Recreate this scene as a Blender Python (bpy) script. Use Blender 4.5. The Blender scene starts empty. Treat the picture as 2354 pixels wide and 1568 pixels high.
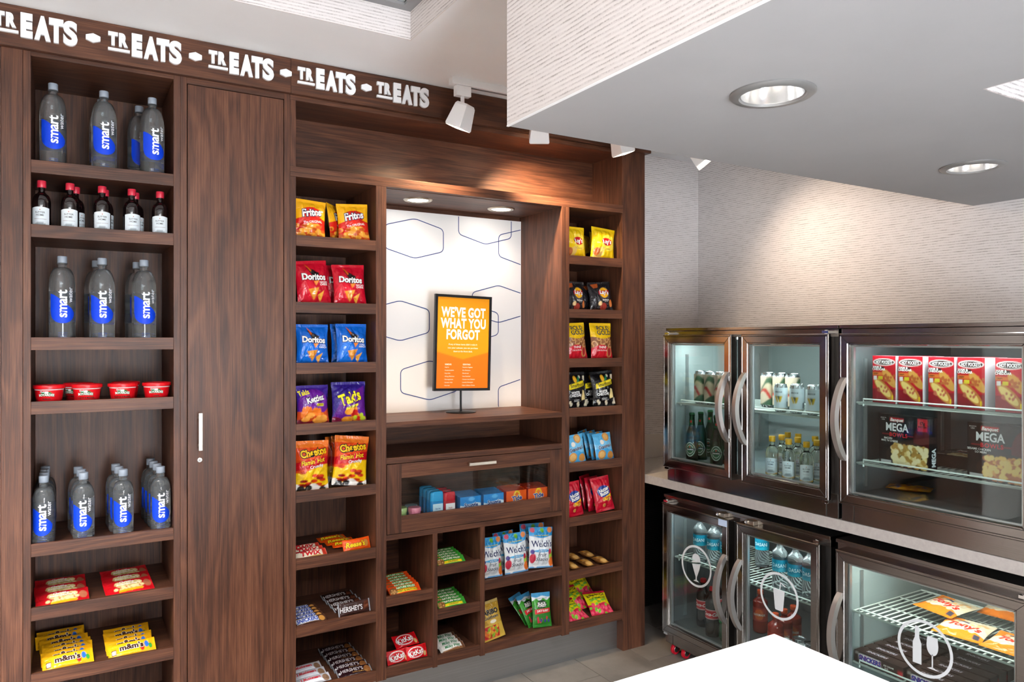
import bpy, bmesh, math, random
import numpy as np
R = math.radians
SC = bpy.context.scene
COL = SC.collection
# ---------------------------------------------------------------- camera, light, exposure
CAM_H, CAM_D, YAW, FPX = 1.6157, 3.0155, R(30.846), 1708.6      # eye height, distance to the shelving, heading, focal length (px of 2354)
cd = bpy.data.cameras.new('camera'); cam = bpy.data.objects.new('camera', cd); COL.objects.link(cam)
cam.location = (0, -CAM_D, CAM_H); cam.rotation_euler = (R(90), 0, -YAW)
cd.sensor_fit = 'HORIZONTAL'; cd.sensor_width = 36; cd.lens = FPX / 2354 * 36; cd.shift_y = -2.69 / 2354; cd.clip_start = .05
SC.camera = cam
SC.cycles.use_light_tree = False
for k, v in dict(max_bounces=7, diffuse_bounces=3, glossy_bounces=4, transmission_bounces=7, transparent_max_bounces=14, adaptive_threshold=.1, adaptive_min_samples=16, sample_clamp_indirect=6.0, caustics_reflective=False, caustics_refractive=False).items(): setattr(SC.cycles, k, v)
SC.view_settings.view_transform = 'Standard'; SC.view_settings.look = 'None'
SC.view_settings.exposure = 0.66; SC.view_settings.gamma = 1; SC.view_settings.use_curve_mapping = False
wd = bpy.data.worlds.new('world'); SC.world = wd; wd.use_nodes = True
wd.node_tree.nodes['Background'].inputs[0].default_value = (.9, .95, 1, 1); wd.node_tree.nodes['Background'].inputs[1].default_value = .3

def area(name, loc, rot, sx, sy, power, color=(1, 1, 1)):
    l = bpy.data.lights.new(name, 'AREA'); l.shape = 'RECTANGLE'; l.size = sx; l.size_y = sy; l.energy = power; l.color = color
    o = bpy.data.objects.new(name, l); COL.objects.link(o); o.location = loc; o.rotation_euler = [R(a) for a in rot]; return o
def spot(name, loc, target, power, angle, blend, color, radius=.02):
    from mathutils import Vector
    l = bpy.data.lights.new(name, 'SPOT'); l.energy = power; l.spot_size = R(angle); l.spot_blend = blend; l.color = color; l.shadow_soft_size = radius
    o = bpy.data.objects.new(name, l); COL.objects.link(o); o.location = loc
    o.rotation_euler = (Vector(target) - Vector(loc)).to_track_quat('-Z', 'Y').to_euler(); return o
NEUT = (1, .985, .975); WARM = (1, .73, .45)
area('ceiling_light', (-1.1, -1.45, 2.70), (0, 0, 0), 1.3, 1.1, 72, NEUT).data.spread = R(118)
area('ceiling_light', (-.75, -2.7, 2.70), (0, 0, 0), 1.1, 1.1, 60, NEUT).data.spread = R(118)
area('ceiling_light', (-.3, -4.4, 2.70), (0, 0, 0), 2.0, 1.2, 50, NEUT)
area('rear_fill_light', (.55, -5.45, 1.25), (116, 0, 3), 1.0, 2.0, 185, (.88, .94, 1))  # added fill lamp behind the camera, tilted up to brighten the ceiling; no window there

# ---------------------------------------------------------------- materials
def lin(c):
    c = c.lstrip('#'); v = [int(c[i:i + 2], 16) / 255 for i in (0, 2, 4)]
    return tuple(x / 12.92 if x <= .04045 else ((x + .055) / 1.055) ** 2.4 for x in v)
MATS = {}
def newmat(n):
    m = bpy.data.materials.new(n); m.use_nodes = True; nt = m.node_tree; return m, nt, nt.nodes['Principled BSDF']
def plain(n, c, rough=.5, metal=0, emit=0, spec=.5, coat=0, alpha=None):
    if n in MATS: return MATS[n]
    m, nt, b = newmat(n); col = lin(c) if isinstance(c, str) else c
    b.inputs['Base Color'].default_value = (*col, 1); b.inputs['Roughness'].default_value = rough; b.inputs['Metallic'].default_value = metal
    b.inputs['Specular IOR Level'].default_value = spec; b.inputs['Coat Weight'].default_value = coat
    if emit: b.inputs['Emission Color'].default_value = (*col, 1); b.inputs['Emission Strength'].default_value = emit
    MATS[n] = m; return m
def ink(c): return plain('ink_' + c.lstrip('#'), c, .45, spec=.3)
def N(nt, t, **k):
    n = nt.nodes.new('ShaderNode' + t)
    for a, v in k.items(): setattr(n, a, v)
    return n
def ramp(nt, fac, stops):
    r = N(nt, 'ValToRGB'); nt.links.new(fac, r.inputs[0]); e = r.color_ramp.elements
    while len(e) < len(stops): e.new(.5)
    for i, (p, c) in enumerate(stops): e[i].position = p; e[i].color = (*(lin(c) if isinstance(c, str) else c), 1)
    return r.outputs[0]
def math_(nt, op, a, b=None):
    n = N(nt, 'Math', operation=op)
    for i, v in enumerate((a, b)):
        if v is None: continue
        if isinstance(v, (int, float)): n.inputs[i].default_value = v
        else: nt.links.new(v, n.inputs[i])
    return n.outputs[0]
def coords(nt, scale, rnd=True):
    tc = N(nt, 'TexCoord'); mp = N(nt, 'Mapping'); mp.inputs['Scale'].default_value = scale; nt.links.new(tc.outputs['Object'], mp.inputs[0])
    if rnd:
        oi = N(nt, 'ObjectInfo'); s = N(nt, 'VectorMath', operation='SCALE'); cb = N(nt, 'CombineXYZ')
        for i, k in enumerate((37, 53, 71)): nt.links.new(math_(nt, 'MULTIPLY', oi.outputs['Random'], k), cb.inputs[i])
        ad = N(nt, 'VectorMath', operation='ADD'); nt.links.new(mp.outputs[0], ad.inputs[0]); nt.links.new(cb.outputs[0], ad.inputs[1]); return ad.outputs[0]
    return mp.outputs[0]
def noise(nt, vec, scale, detail=4, rough=.55, dist=0):
    n = N(nt, 'TexNoise'); n.inputs['Scale'].default_value = scale; n.inputs['Detail'].default_value = detail; n.inputs['Roughness'].default_value = rough
    n.inputs['Distortion'].default_value = dist; nt.links.new(vec, n.inputs['Vector']); return n.outputs['Fac']
def bump(nt, b, h, strength, dist):
    n = N(nt, 'Bump'); n.inputs['Strength'].default_value = strength; n.inputs['Distance'].default_value = dist
    nt.links.new(h, n.inputs['Height']); nt.links.new(n.outputs[0], b.inputs['Normal'])
def wood(name, axis):
    m, nt, b = newmat(name)
    def sc(along, across): return tuple(along if i == axis else across for i in range(3))
    fig = noise(nt, coords(nt, sc(.5, 4.2)), 1.5, 3, .5, .3)                      # broad figure, its contours are the growth lines
    ring = math_(nt, 'MULTIPLY_ADD', math_(nt, 'SINE', math_(nt, 'MULTIPLY', fig, 62)), .5); ring.node.inputs[2].default_value = .5
    fine = noise(nt, coords(nt, sc(4, 280)), 1, 3, .65)
    pore = noise(nt, coords(nt, sc(14, 800)), 1, 2, .6)
    tone = noise(nt, coords(nt, sc(.8, 4.5)), 1.3, 3, .5)
    v = math_(nt, 'MULTIPLY', ring, .10)
    for x, k in ((fine, .50), (pore, .30), (tone, .30)): v = math_(nt, 'ADD', v, math_(nt, 'MULTIPLY', x, k))
    c = ramp(nt, v, [(.40, '#2a1812'), (.53, '#45291d'), (.66, '#5d3928'), (.84, '#7c523c')])
    nt.links.new(c, b.inputs['Base Color']); b.inputs['Roughness'].default_value = .46; b.inputs['Specular IOR Level'].default_value = .35
    return m
WX, WY, WZ = wood('walnut_grain_x', 0), wood('walnut_grain_y', 1), wood('walnut_grain_z', 2)
def wallpaper(name, dark, mid, light, dirn='Z'):
    m, nt, b = newmat(name); v = coords(nt, (1, 1, 1), False)
    w = N(nt, 'TexWave', wave_type='BANDS', bands_direction=dirn); w.inputs['Scale'].default_value = 27; w.inputs['Distortion'].default_value = 1.6
    w.inputs['Detail'].default_value = 2; w.inputs['Detail Scale'].default_value = .35; nt.links.new(v, w.inputs['Vector'])
    sp = noise(nt, v, 260, 3, .7); br = noise(nt, coords(nt, (16, 16, 190), False), 1, 3, .65)
    f = math_(nt, 'ADD', math_(nt, 'MULTIPLY', w.outputs['Fac'], .36), math_(nt, 'ADD', math_(nt, 'MULTIPLY', sp, .40), math_(nt, 'MULTIPLY', br, .55)))
    c = ramp(nt, f, [(.40, dark), (.53, mid), (.85, light)])
    nt.links.new(c, b.inputs['Base Color']); b.inputs['Roughness'].default_value = .8; b.inputs['Specular IOR Level'].default_value = .2
    bump(nt, b, f, .35, .004); return m
PAPER = wallpaper('ridged_wallpaper', '#aaa3a1', '#dfd9d8', '#eae5e4')
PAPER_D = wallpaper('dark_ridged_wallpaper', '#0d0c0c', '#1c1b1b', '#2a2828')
def stained(name, c0, c1, scale, rough=.5, b_=0, spec=.4):
    m, nt, b = newmat(name); v = coords(nt, (1, 1, 1)); n = noise(nt, v, scale, 5, .6)
    nt.links.new(ramp(nt, n, [(.3, c0), (.7, c1)]), b.inputs['Base Color']); b.inputs['Roughness'].default_value = rough; b.inputs['Specular IOR Level'].default_value = spec
    if b_: bump(nt, b, noise(nt, v, scale * 12, 3), b_, .002)
    return m
TILE = stained('stone_floor_tile', '#6e6761', '#877f78', 5, .42, .05)
GROUT = stained('grout', '#77706a', '#8a837c', 40, .8)
CEIL = stained('ceiling_paint', '#f3f4f6', '#f7f8fa', 3, .7, .02)
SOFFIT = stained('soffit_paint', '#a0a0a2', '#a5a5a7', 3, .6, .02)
QUARTZ = stained('grey_quartz', '#a8a19d', '#b4ada9', 60, .25)
WHITEQ = plain('white_quartz', '#fbfbfb', .22)
BACKSPL = stained('backsplash_tile', '#cfc8c2', '#d8d2cd', 4, .3)
def brushed(name, c, axis, rough=.3):
    m, nt, b = newmat(name); v = coords(nt, tuple(2 if i == axis else 300 for i in range(3)))
    n = noise(nt, v, 1, 2); b.inputs['Metallic'].default_value = 1
    nt.links.new(ramp(nt, n, [(.3, tuple(x * .86 for x in lin(c))), (.7, lin(c))]), b.inputs['Base Color'])
    b.inputs['Roughness'].default_value = rough; bump(nt, b, n, .04, .0005); return m
STEEL = brushed('brushed_steel', '#9f9b98', 1, .17)
STEELD = brushed('dark_steel_side', '#5b5a5a', 2, .35)
KICK = brushed('satin_aluminium_kick', '#b9bcbf', 0, .38)
NICKEL = plain('satin_nickel', '#cfc6b8', .28, 1)
CHROME = plain('chrome', '#e6e6e6', .1, 1)
HANDLE = plain('cast_aluminium_handle', '#b4aeaa', .38, .85)
BLACKP = plain('black_plastic', '#121212', .45)
LINER = plain('fridge_liner', '#8f9999', .4)
LINERD = plain('fridge_liner_grey', '#55585a', .45)
WIRE = plain('coated_wire', '#d8e2dc', .35)
WHITEP = plain('white_powder_coat', '#f4f4f6', .4)
def clear(name, tint, ior, rough=0):
    m, nt, b = newmat(name); nt.nodes.remove(b); o = nt.nodes['Material Output']
    t = N(nt, 'BsdfTransparent'); t.inputs[0].default_value = (*tint, 1); g = N(nt, 'BsdfGlossy'); g.inputs['Roughness'].default_value = rough
    ge = N(nt, 'NewGeometry'); dt = N(nt, 'VectorMath', operation='DOT_PRODUCT'); nt.links.new(ge.outputs['Normal'], dt.inputs[0]); nt.links.new(ge.outputs['Incoming'], dt.inputs[1])
    c5 = math_(nt, 'POWER', math_(nt, 'SUBTRACT', 1, math_(nt, 'ABSOLUTE', dt.outputs['Value'])), 5)
    f0 = ((ior - 1) / (ior + 1)) ** 2; fac = math_(nt, 'MULTIPLY_ADD', c5, 1 - f0); fac.node.inputs[2].default_value = f0
    mx = N(nt, 'MixShader'); nt.links.new(fac, mx.inputs[0]); nt.links.new(t.outputs[0], mx.inputs[1]); nt.links.new(g.outputs[0], mx.inputs[2]); nt.links.new(mx.outputs[0], o.inputs[0]); return m
PANE = clear('window_glass', (.94, .97, .965), 1.42)
def solidglass(name, c, ior, rough=0, tr=1):
    m, nt, b = newmat(name); b.inputs['Base Color'].default_value = (*c, 1); b.inputs['Transmission Weight'].default_value = tr
    b.inputs['IOR'].default_value = ior; b.inputs['Roughness'].default_value = rough; return m
WATER = solidglass('filled_clear_bottle', (.86, .92, .96), 1.36, .0, .92)
GREENG = solidglass('green_glass', (.012, .075, .022), 1.4)
DARKG = plain('dark_wine_glass', '#140b0c', .06, spec=.8)
COLA = plain('cola_bottle', '#190d0a', .07, spec=.7)
WINEW = solidglass('white_wine_bottle', (.90, .88, .72), 1.36)
def printed(name, rough, spec, wrinkle, coat=0, metal=0):
    m, nt, b = newmat(name); a = N(nt, 'Attribute'); a.attribute_name = 'Col'; nt.links.new(a.outputs['Color'], b.inputs['Base Color'])
    b.inputs['Roughness'].default_value = rough; b.inputs['Specular IOR Level'].default_value = spec; b.inputs['Coat Weight'].default_value = coat; b.inputs['Metallic'].default_value = metal
    if wrinkle: bump(nt, b, noise(nt, coords(nt, (1, 1, 1)), 30, 3, .5, 1.2), wrinkle, .009)
    return m
FOIL = printed('printed_film', .2, .5, .55)
CARD = printed('printed_card', .42, .4, 0)
PAPERL = printed('printed_label', .5, .3, 0)

# ---------------------------------------------------------------- geometry helpers
class MB:
    def __init__(s): s.v = []; s.f = []; s.m = []
    def add(s, vs, fs, mi=0):
        o = len(s.v); s.v += [tuple(p) for p in vs]; s.f += [tuple(i + o for i in f) for f in fs]; s.m += [mi] * len(fs); return s
    def box(s, x0, y0, z0, x1, y1, z1, mi=0):
        return s.add([(x0, y0, z0), (x1, y0, z0), (x1, y1, z0), (x0, y1, z0), (x0, y0, z1), (x1, y0, z1), (x1, y1, z1), (x0, y1, z1)],
                     [(3, 2, 1, 0), (4, 5, 6, 7), (0, 1, 5, 4), (1, 2, 6, 5), (2, 3, 7, 6), (3, 0, 4, 7)], mi)
    def lathe(s, prof, n=24, c=(0, 0), mi=0, flute=None, cap=True):
        vs = []; fs = []
        for r, z in prof:
            for i in range(n):
                a = 2 * math.pi * i / n; k = r * (1 + (flute(a, z) if flute else 0)); vs.append((c[0] + k * math.cos(a), c[1] + k * math.sin(a), z))
        for j in range(len(prof) - 1):
            for i in range(n): fs.append((j * n + i, j * n + (i + 1) % n, (j + 1) * n + (i + 1) % n, (j + 1) * n + i))
        if cap: fs.append(tuple(range(n - 1, -1, -1))); L = (len(prof) - 1) * n; fs.append(tuple(L + i for i in range(n)))
        return s.add(vs, fs, mi)
    def tube(s, path, r, n=6, mi=0, closed=False):
        from mathutils import Vector
        P = [Vector(p) for p in path]; vs = []; fs = []; k = len(P)
        for i, p in enumerate(P):
            a = P[(i - 1) % k] if (closed or i) else p; b = P[(i + 1) % k] if (closed or i < k - 1) else p
            t = (b - a).normalized(); u = t.orthogonal() if abs(t.z) > .9 else t.cross(Vector((0, 0, 1))); u.normalize(); w = t.cross(u)
            rr = r[i] if isinstance(r, (list, tuple)) else r
            for j in range(n): q = p + (u * math.cos(2 * math.pi * j / n) + w * math.sin(2 * math.pi * j / n)) * rr; vs.append(tuple(q))
        for i in range(k if closed else k - 1):
            for j in range(n): fs.append((i * n + j, i * n + (j + 1) % n, (i + 1) % k * n + (j + 1) % n, (i + 1) % k * n + j))
        if not closed: fs += [tuple(range(n - 1, -1, -1)), tuple((k - 1) * n + j for j in range(n))]
        return s.add(vs, fs, mi)
    def prism(s, poly, d, fn=None, mi=0):
        """poly: 2-D outline (anticlockwise seen from -y), d: thickness towards -y; fn maps (x, y, z)."""
        n = len(poly); fn = fn or (lambda x, y, z: (x, y, z))
        vs = [fn(x, -d, z) for x, z in poly] + [fn(x, 0, z) for x, z in poly]
        fs = [tuple(range(n)), tuple(range(2 * n - 1, n - 1, -1))] + [(i, i + n, (i + 1) % n + n, (i + 1) % n) for i in range(n)]
        return s.add(vs, fs, mi)
    def mesh(s, name, mats, smooth=False, bevel=0):
        me = bpy.data.meshes.new(name); me.from_pydata(s.v, [], s.f)
        for m in (mats if isinstance(mats, (list, tuple)) else [mats]): me.materials.append(m)
        if any(s.m): me.polygons.foreach_set('material_index', s.m)
        bm = bmesh.new(); bm.from_mesh(me); bmesh.ops.recalc_face_normals(bm, faces=bm.faces)
        if bevel: bmesh.ops.bevel(bm, geom=list(bm.edges), offset=bevel, segments=2, profile=.7, affect='EDGES', clamp_overlap=True)
        bm.to_mesh(me); bm.free()
        if smooth:
            me.polygons.foreach_set('use_smooth', [True] * len(me.polygons))
            if smooth != 'all': me.set_sharp_from_angle(angle=R(38))
        me.update(); return me
def link(name, data, parent=None, loc=(0, 0, 0), rot=(0, 0, 0)):
    o = bpy.data.objects.new(name, data); COL.objects.link(o); o.parent = parent; o.location = loc; o.rotation_euler = rot; return o
def tag(o, label, cat, group=None):
    o['label'] = label; o['category'] = cat
    if group: o['group'] = group
    return o
def thing(name, label, cat, loc=(0, 0, 0), rot=(0, 0, 0), group=None): return tag(link(name, None, None, loc, rot), label, cat, group)
def struct(name, me, label=None, parent=None):
    o = link(name, me, parent)
    if not parent: o['kind'] = 'structure'
    if label: o['label'] = label
    return o
def board(name, parent, mat, x0, y0, z0, x1, y1, z1, bevel=.0012):
    return link(name, MB().box(x0, y0, z0, x1, y1, z1).mesh(name, mat, bevel=bevel), parent)
def rbox(w, d, h, r, n=4, cz=0):
    """rounded-corner box outline loops for upright soft boxes -> MB; base at cz"""
    pts = []
    for cx, cy, a0 in ((w / 2 - r, d / 2 - r, 0), (-w / 2 + r, d / 2 - r, 90), (-w / 2 + r, -d / 2 + r, 180), (w / 2 - r, -d / 2 + r, 270)):
        for i in range(n + 1): a = R(a0 + 90 * i / n); pts.append((cx + r * math.cos(a), cy + r * math.sin(a)))
    return pts

# pixel of the 2354 x 1568 picture -> place in the room (used to read off where things stand)
SA, CA = math.sin(YAW), math.cos(YAW)
def XatY(u, y): t = (u - 1177) / FPX; return (SA + t * CA) / (CA - t * SA) * (y + CAM_D)
def YatX(u, x): t = (u - 1177) / FPX; return x * (CA - t * SA) / (SA + t * CA) - CAM_D
def atZ(u, v, z):
    d = FPX * (CAM_H - z) / (v - 781.31); r = (u - 1177) / FPX * d; return d * SA + r * CA, d * CA - r * SA - CAM_D
def ZatXY(v, x, y): return CAM_H - (v - 781.31) / FPX * (x * SA + (y + CAM_D) * CA)

# ---------------------------------------------------------------- lettering
_TX = {}
def text2d(s, bold=0., xs=1., slant=0., track=1.):
    """triangulated lettering, cap height about 1, centred on the origin -> (points, faces)"""
    k = (s, bold, xs, slant, track)
    if k in _TX: return _TX[k]
    c = bpy.data.curves.new('t', 'FONT'); c.body = s; c.size = 1.37; c.resolution_u = 3; c.offset = bold; c.shear = slant; c.space_character = track; c.fill_mode = 'FRONT'
    o = bpy.data.objects.new('t', c); COL.objects.link(o); dg = bpy.context.evaluated_depsgraph_get(); me = o.evaluated_get(dg).to_mesh()
    P = np.empty(len(me.vertices) * 3); me.vertices.foreach_get('co', P); P = P.reshape(-1, 3)[:, :2].copy(); F = [tuple(p.vertices) for p in me.polygons]
    o.evaluated_get(dg).to_mesh_clear(); bpy.data.objects.remove(o); bpy.data.curves.remove(c)
    P[:, 0] -= (P[:, 0].min() + P[:, 0].max()) / 2; P[:, 1] -= .5; P[:, 0] *= xs
    _TX[k] = (P, F); return _TX[k]
def lettering(name, texts, fn, eps=.0009):
    """texts: (string, x, z, height, colour[, options]) in metres on a flat sheet; fn(x, z, lift) -> point on the real surface"""
    mb = MB(); mats = []
    def slot(c):
        if c not in mats: mats.append(c)
        return mats.index(c)
    for t in texts:
        s, x, z, h, col = t[:5]; o = t[5] if len(t) > 5 else {}
        ly = o.get('lift', 0)
        for lvl, (cc, bo) in enumerate(([(o['out'], o.get('b', .02) + o.get('ow', .07))] if 'out' in o else []) + [(col, o.get('b', .02))]):
            P, F = text2d(s, bo, o.get('xs', 1), o.get('sl', 0), o.get('tr', 1)); a = R(o.get('rot', 0)); ca, sa = math.cos(a), math.sin(a)
            Q = P * h
            if 'arc' in o: Q = np.c_[Q[:, 0], Q[:, 1] + o['arc'] * (Q[:, 0] ** 2)]
            vs = [fn(x + p[0] * ca - p[1] * sa, z + p[0] * sa + p[1] * ca, eps * (1 + ly + .8 * lvl)) for p in Q]
            mb.add(vs, F, slot(cc))
    me = bpy.data.meshes.new(name); me.from_pydata(mb.v, [], mb.f)
    for c in mats: me.materials.append(ink(c))
    me.polygons.foreach_set('material_index', mb.m); me.update(); return me
# flat colour print: shapes on a sheet with a in -1..1 and b in 0..1
def art(base, *ops):
    B0 = lin(base)
    def f(A, B):
        C = np.tile(np.array(B0), (len(A), 1))
        for o in ops:
            k = o[0]; c = np.array(lin(o[-1]))
            if k == 'r': m = (A >= o[1]) & (A <= o[2]) & (B >= o[3]) & (B <= o[4])
            elif k == 'e':
                an = R(o[6]) if len(o) > 7 else 0; da = A - o[1]; db = B - o[2]; ca, sa = math.cos(an), math.sin(an)
                m = ((da * ca + db * sa) / o[3]) ** 2 + ((-da * sa + db * ca) / o[4]) ** 2 < 1
            elif k == 'w': m = B < o[1] + o[2] * A + o[3] * np.sin(A * o[4] + o[5])          # everything under a waving line
            elif k == 'W': m = B > o[1] + o[2] * A + o[3] * np.sin(A * o[4] + o[5])
            elif k == 's':                                                                     # scattered spots: seed, n, a0, a1, b0, b1, ra, rb
                rg = random.Random(o[1]); m = np.zeros(len(A), bool)
                for _ in range(o[2]):
                    ca_, cb_ = rg.uniform(o[3], o[4]), rg.uniform(o[5], o[6]); m |= ((A - ca_) / o[7]) ** 2 + ((B - cb_) / o[8]) ** 2 < 1
            elif k == 'p':
                m = np.zeros(len(A), bool); pts = o[1]; j = len(pts) - 1
                for i in range(len(pts)):
                    (xi, yi), (xj, yj) = pts[i], pts[j]
                    if yi != yj: m ^= ((yi > B) != (yj > B)) & (A < (xj - xi) * (B - yi) / (yj - yi) + xi)
                    j = i
            C[m] = c
        return C
    return f
def smooth_art(A, a, b, da, db):
    s = 0
    for i in (-.36, 0, .36):
        for j in (-.36, 0, .36): s = s + A(a + i * da, b + j * db)
    return s / 9
def colored(name, V, F, C, mat, smooth=True):
    me = bpy.data.meshes.new(name); me.from_pydata([tuple(p) for p in V], [], F); me.materials.append(mat)
    at = me.color_attributes.new('Col', 'FLOAT_COLOR', 'POINT'); at.data.foreach_set('color', np.c_[C, np.ones(len(C))].astype(np.float32).ravel())
    if smooth: me.polygons.foreach_set('use_smooth', [True] * len(me.polygons))
    me.update(); return me
# ---------------------------------------------------------------- the room
YW, XW, ZC = .44, 3.444, 2.74
X0, Y0 = -2.6, -5.6
fl = struct('floor', MB().box(X0, Y0, -.06, XW, YW, -.004).mesh('floor', GROUT), 'grey stone tile floor')
tile_me = {}
i = 0
xt = 2.515 - .315 * 16
while xt < XW:
    y1 = YW; yy = -.16 if i % 2 == 0 else -.16 - .31
    edges = [YW] + [yy - .62 * k for k in range(0, 10)]
    if i % 2: edges.insert(1, -.16 + .31)
    for a, b in zip(edges, edges[1:]):
        x0, x1 = max(xt, X0), min(xt + .315, XW)
        if b < Y0 or x1 - x0 < .02: continue
        w, h = round(x1 - x0 - .004, 4), round(a - b - .004, 4)
        if (w, h) not in tile_me: tile_me[(w, h)] = MB().box(0, 0, -.006, w, h, 0).mesh('floor_tile', TILE, bevel=.001)
        link('floor_tile', tile_me[(w, h)], fl, (x0 + .002, b + .002, 0))
    xt += .315; i += 1
struct('wall_back', MB().box(X0, YW, 0, XW + .1, YW + .1, ZC).mesh('wall_back', PAPER))
struct('wall_right', MB().box(XW, Y0, 0, XW + .1, YW, ZC).mesh('wall_right', PAPER))
struct('wall_left', MB().box(X0 - .1, Y0, 0, X0, YW, ZC).mesh('wall_left', plain('cream_paint', '#d9d2c8', .8)))
struct('wall_front', MB().box(X0, Y0 - .1, 0, XW, Y0, ZC).mesh('wall_front', plain('cream_paint', '#d9d2c8', .8)))
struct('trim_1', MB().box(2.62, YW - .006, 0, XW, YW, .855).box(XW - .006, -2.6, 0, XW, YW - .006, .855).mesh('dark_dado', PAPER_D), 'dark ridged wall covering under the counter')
# ceiling with a raised tray
TX0, TX1, TY0, TY1, TZ = -1.6, 1.1055, -1.2, -.425, 2.845
mb = MB()
for a, b, c, d in ((X0, TY1, XW, YW), (X0, Y0, XW, TY0), (X0, TY0, TX0, TY1), (TX1, TY0, XW, TY1)): mb.box(a, b, ZC, c, d, ZC + .16)
ce = struct('ceiling', mb.box(X0, Y0, ZC + .16, XW, YW, ZC + .2).mesh('ceiling', CEIL), 'smooth white painted ceiling')
t = .004
struct('tray_side', MB().box(TX0, TY1 - t, ZC, TX1, TY1, TZ).box(TX1 - t, TY0, ZC, TX1, TY1 - t, TZ).box(TX0, TY0, ZC, TX0 + t, TY1 - t, TZ).box(TX0 + t, TY0, ZC, TX1 - t, TY0 + t, TZ).mesh('tray_side', PAPER), parent=ce)
GREYM = plain('grey_trim_metal', '#8f8f90', .45, .3)
w = .045
struct('tray_trim', MB().box(TX0, TY1 - w, TZ, TX1, TY1, TZ + .01).box(TX1 - w, TY0, TZ, TX1, TY1 - w, TZ + .01).box(TX0, TY0, TZ, TX0 + w, TY1 - w, TZ + .01).box(TX0 + w, TY0, TZ, TX1 - w, TY0 + w, TZ + .01).mesh('tray_trim', GREYM), parent=ce)
struct('tray_panel', MB().box(TX0, TY0, TZ + .018, TX1, TY1, TZ + .03).mesh('tray_panel', CEIL), parent=ce)
# dropped bulkhead with its own recess
BX, BY, BZ = 1.05, -1.235, 2.21
HX0, HX1, HY0, HY1 = 1.861, 3.05, -2.5, -2.075
mb = MB()
for a, b, c, d in ((BX, HY1, XW, BY), (BX, Y0, XW, HY0), (BX, HY0, HX0, HY1), (HX1, HY0, XW, HY1)): mb.box(a, b, BZ, c, d, BZ + .03)
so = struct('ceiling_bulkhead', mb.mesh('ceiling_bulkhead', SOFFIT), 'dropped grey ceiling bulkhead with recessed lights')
struct('bulkhead_side', MB().box(BX - .002, Y0, BZ + .002, BX - .0005, BY, ZC).mesh('bulkhead_side', PAPER), parent=so)
struct('bulkhead_face', MB().box(BX - .002, BY, BZ + .002, XW, BY + .0015, ZC).mesh('bulkhead_face', PAPER), parent=so)
struct('corner_bead', MB().box(BX - .003, Y0, BZ - .001, BX + .004, BY + .002, BZ + .002).mesh('corner_bead', CEIL), parent=so)
mb = MB().box(HX0, HY1 - t, BZ, HX1, HY1, ZC - .1).box(HX1 - t, HY0, BZ, HX1, HY1, ZC - .1).box(HX0, HY0, BZ, HX0 + t, HY1, ZC - .1).box(HX0, HY0, BZ, HX1, HY0 + t, ZC - .1)
struct('recess_side', mb.mesh('recess_side', PAPER), parent=so)
struct('recess_top', MB().box(HX0, HY0, ZC - .1, HX1, HY1, ZC - .09).mesh('recess_top', CEIL), parent=so)

# ---------------------------------------------------------------- recessed lights
GLOW = plain('lamp_glow', (1, .98, .95), .5, emit=14)
REFL = plain('reflector', '#dedede', .18, .9)
RINGM = plain('grey_lamp_ring', '#8b8b8b', .4, .4)
def downlight(x, y, label):
    t = thing('recessed_downlight', label, 'downlight', (x, y, BZ), group='recessed lights in the bulkhead')
    link('trim_ring', MB().lathe([(.074, -.002), (.078, -.009), (.094, -.008), (.1, -.003), (.1, 0), (.074, 0)], 48, cap=False).mesh('trim_ring', RINGM, True), t)
    link('reflector', MB().lathe([(.0735, -.004), (.0735, .0), (.06, .06), (.03, .09)], 40, cap=False).mesh('reflector', REFL, True), t)
    link('bulb', MB().lathe([(.001, .03), (.022, .035), (.026, .06), (.02, .088), (.001, .089)], 20, cap=False).mesh('bulb', GLOW, True), t)
    spot('downlight_lamp', (x, y, BZ - .012), (x, y, 0), 32, 130, .8, NEUT, .05)
downlight(1.4565, -1.80, 'round recessed downlight in the bulkhead, the nearer one above the white island')
downlight(2.66, -1.638, 'round recessed downlight in the bulkhead nearer the wallpapered wall')
# holes are hidden inside the bulkhead slab: cut them
def cut_round(o, spots, r, z0, z1):
    for x, y in spots:
        c = bpy.data.objects.new('cutter', MB().lathe([(r, z0), (r, z1)], 40, (x, y)).mesh('cutter', SOFFIT)); COL.objects.link(c)
        m = o.modifiers.new('hole', 'BOOLEAN'); m.object = c; m.operation = 'DIFFERENCE'; m.solver = 'EXACT'
        dg = bpy.context.evaluated_depsgraph_get(); me = bpy.data.meshes.new_from_object(o.evaluated_get(dg)); o.modifiers.clear(); o.data = me; bpy.data.objects.remove(c)
cut_round(so, [(1.4565, -1.80), (2.66, -1.638)], .0738, BZ - .01, BZ + .05)

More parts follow.
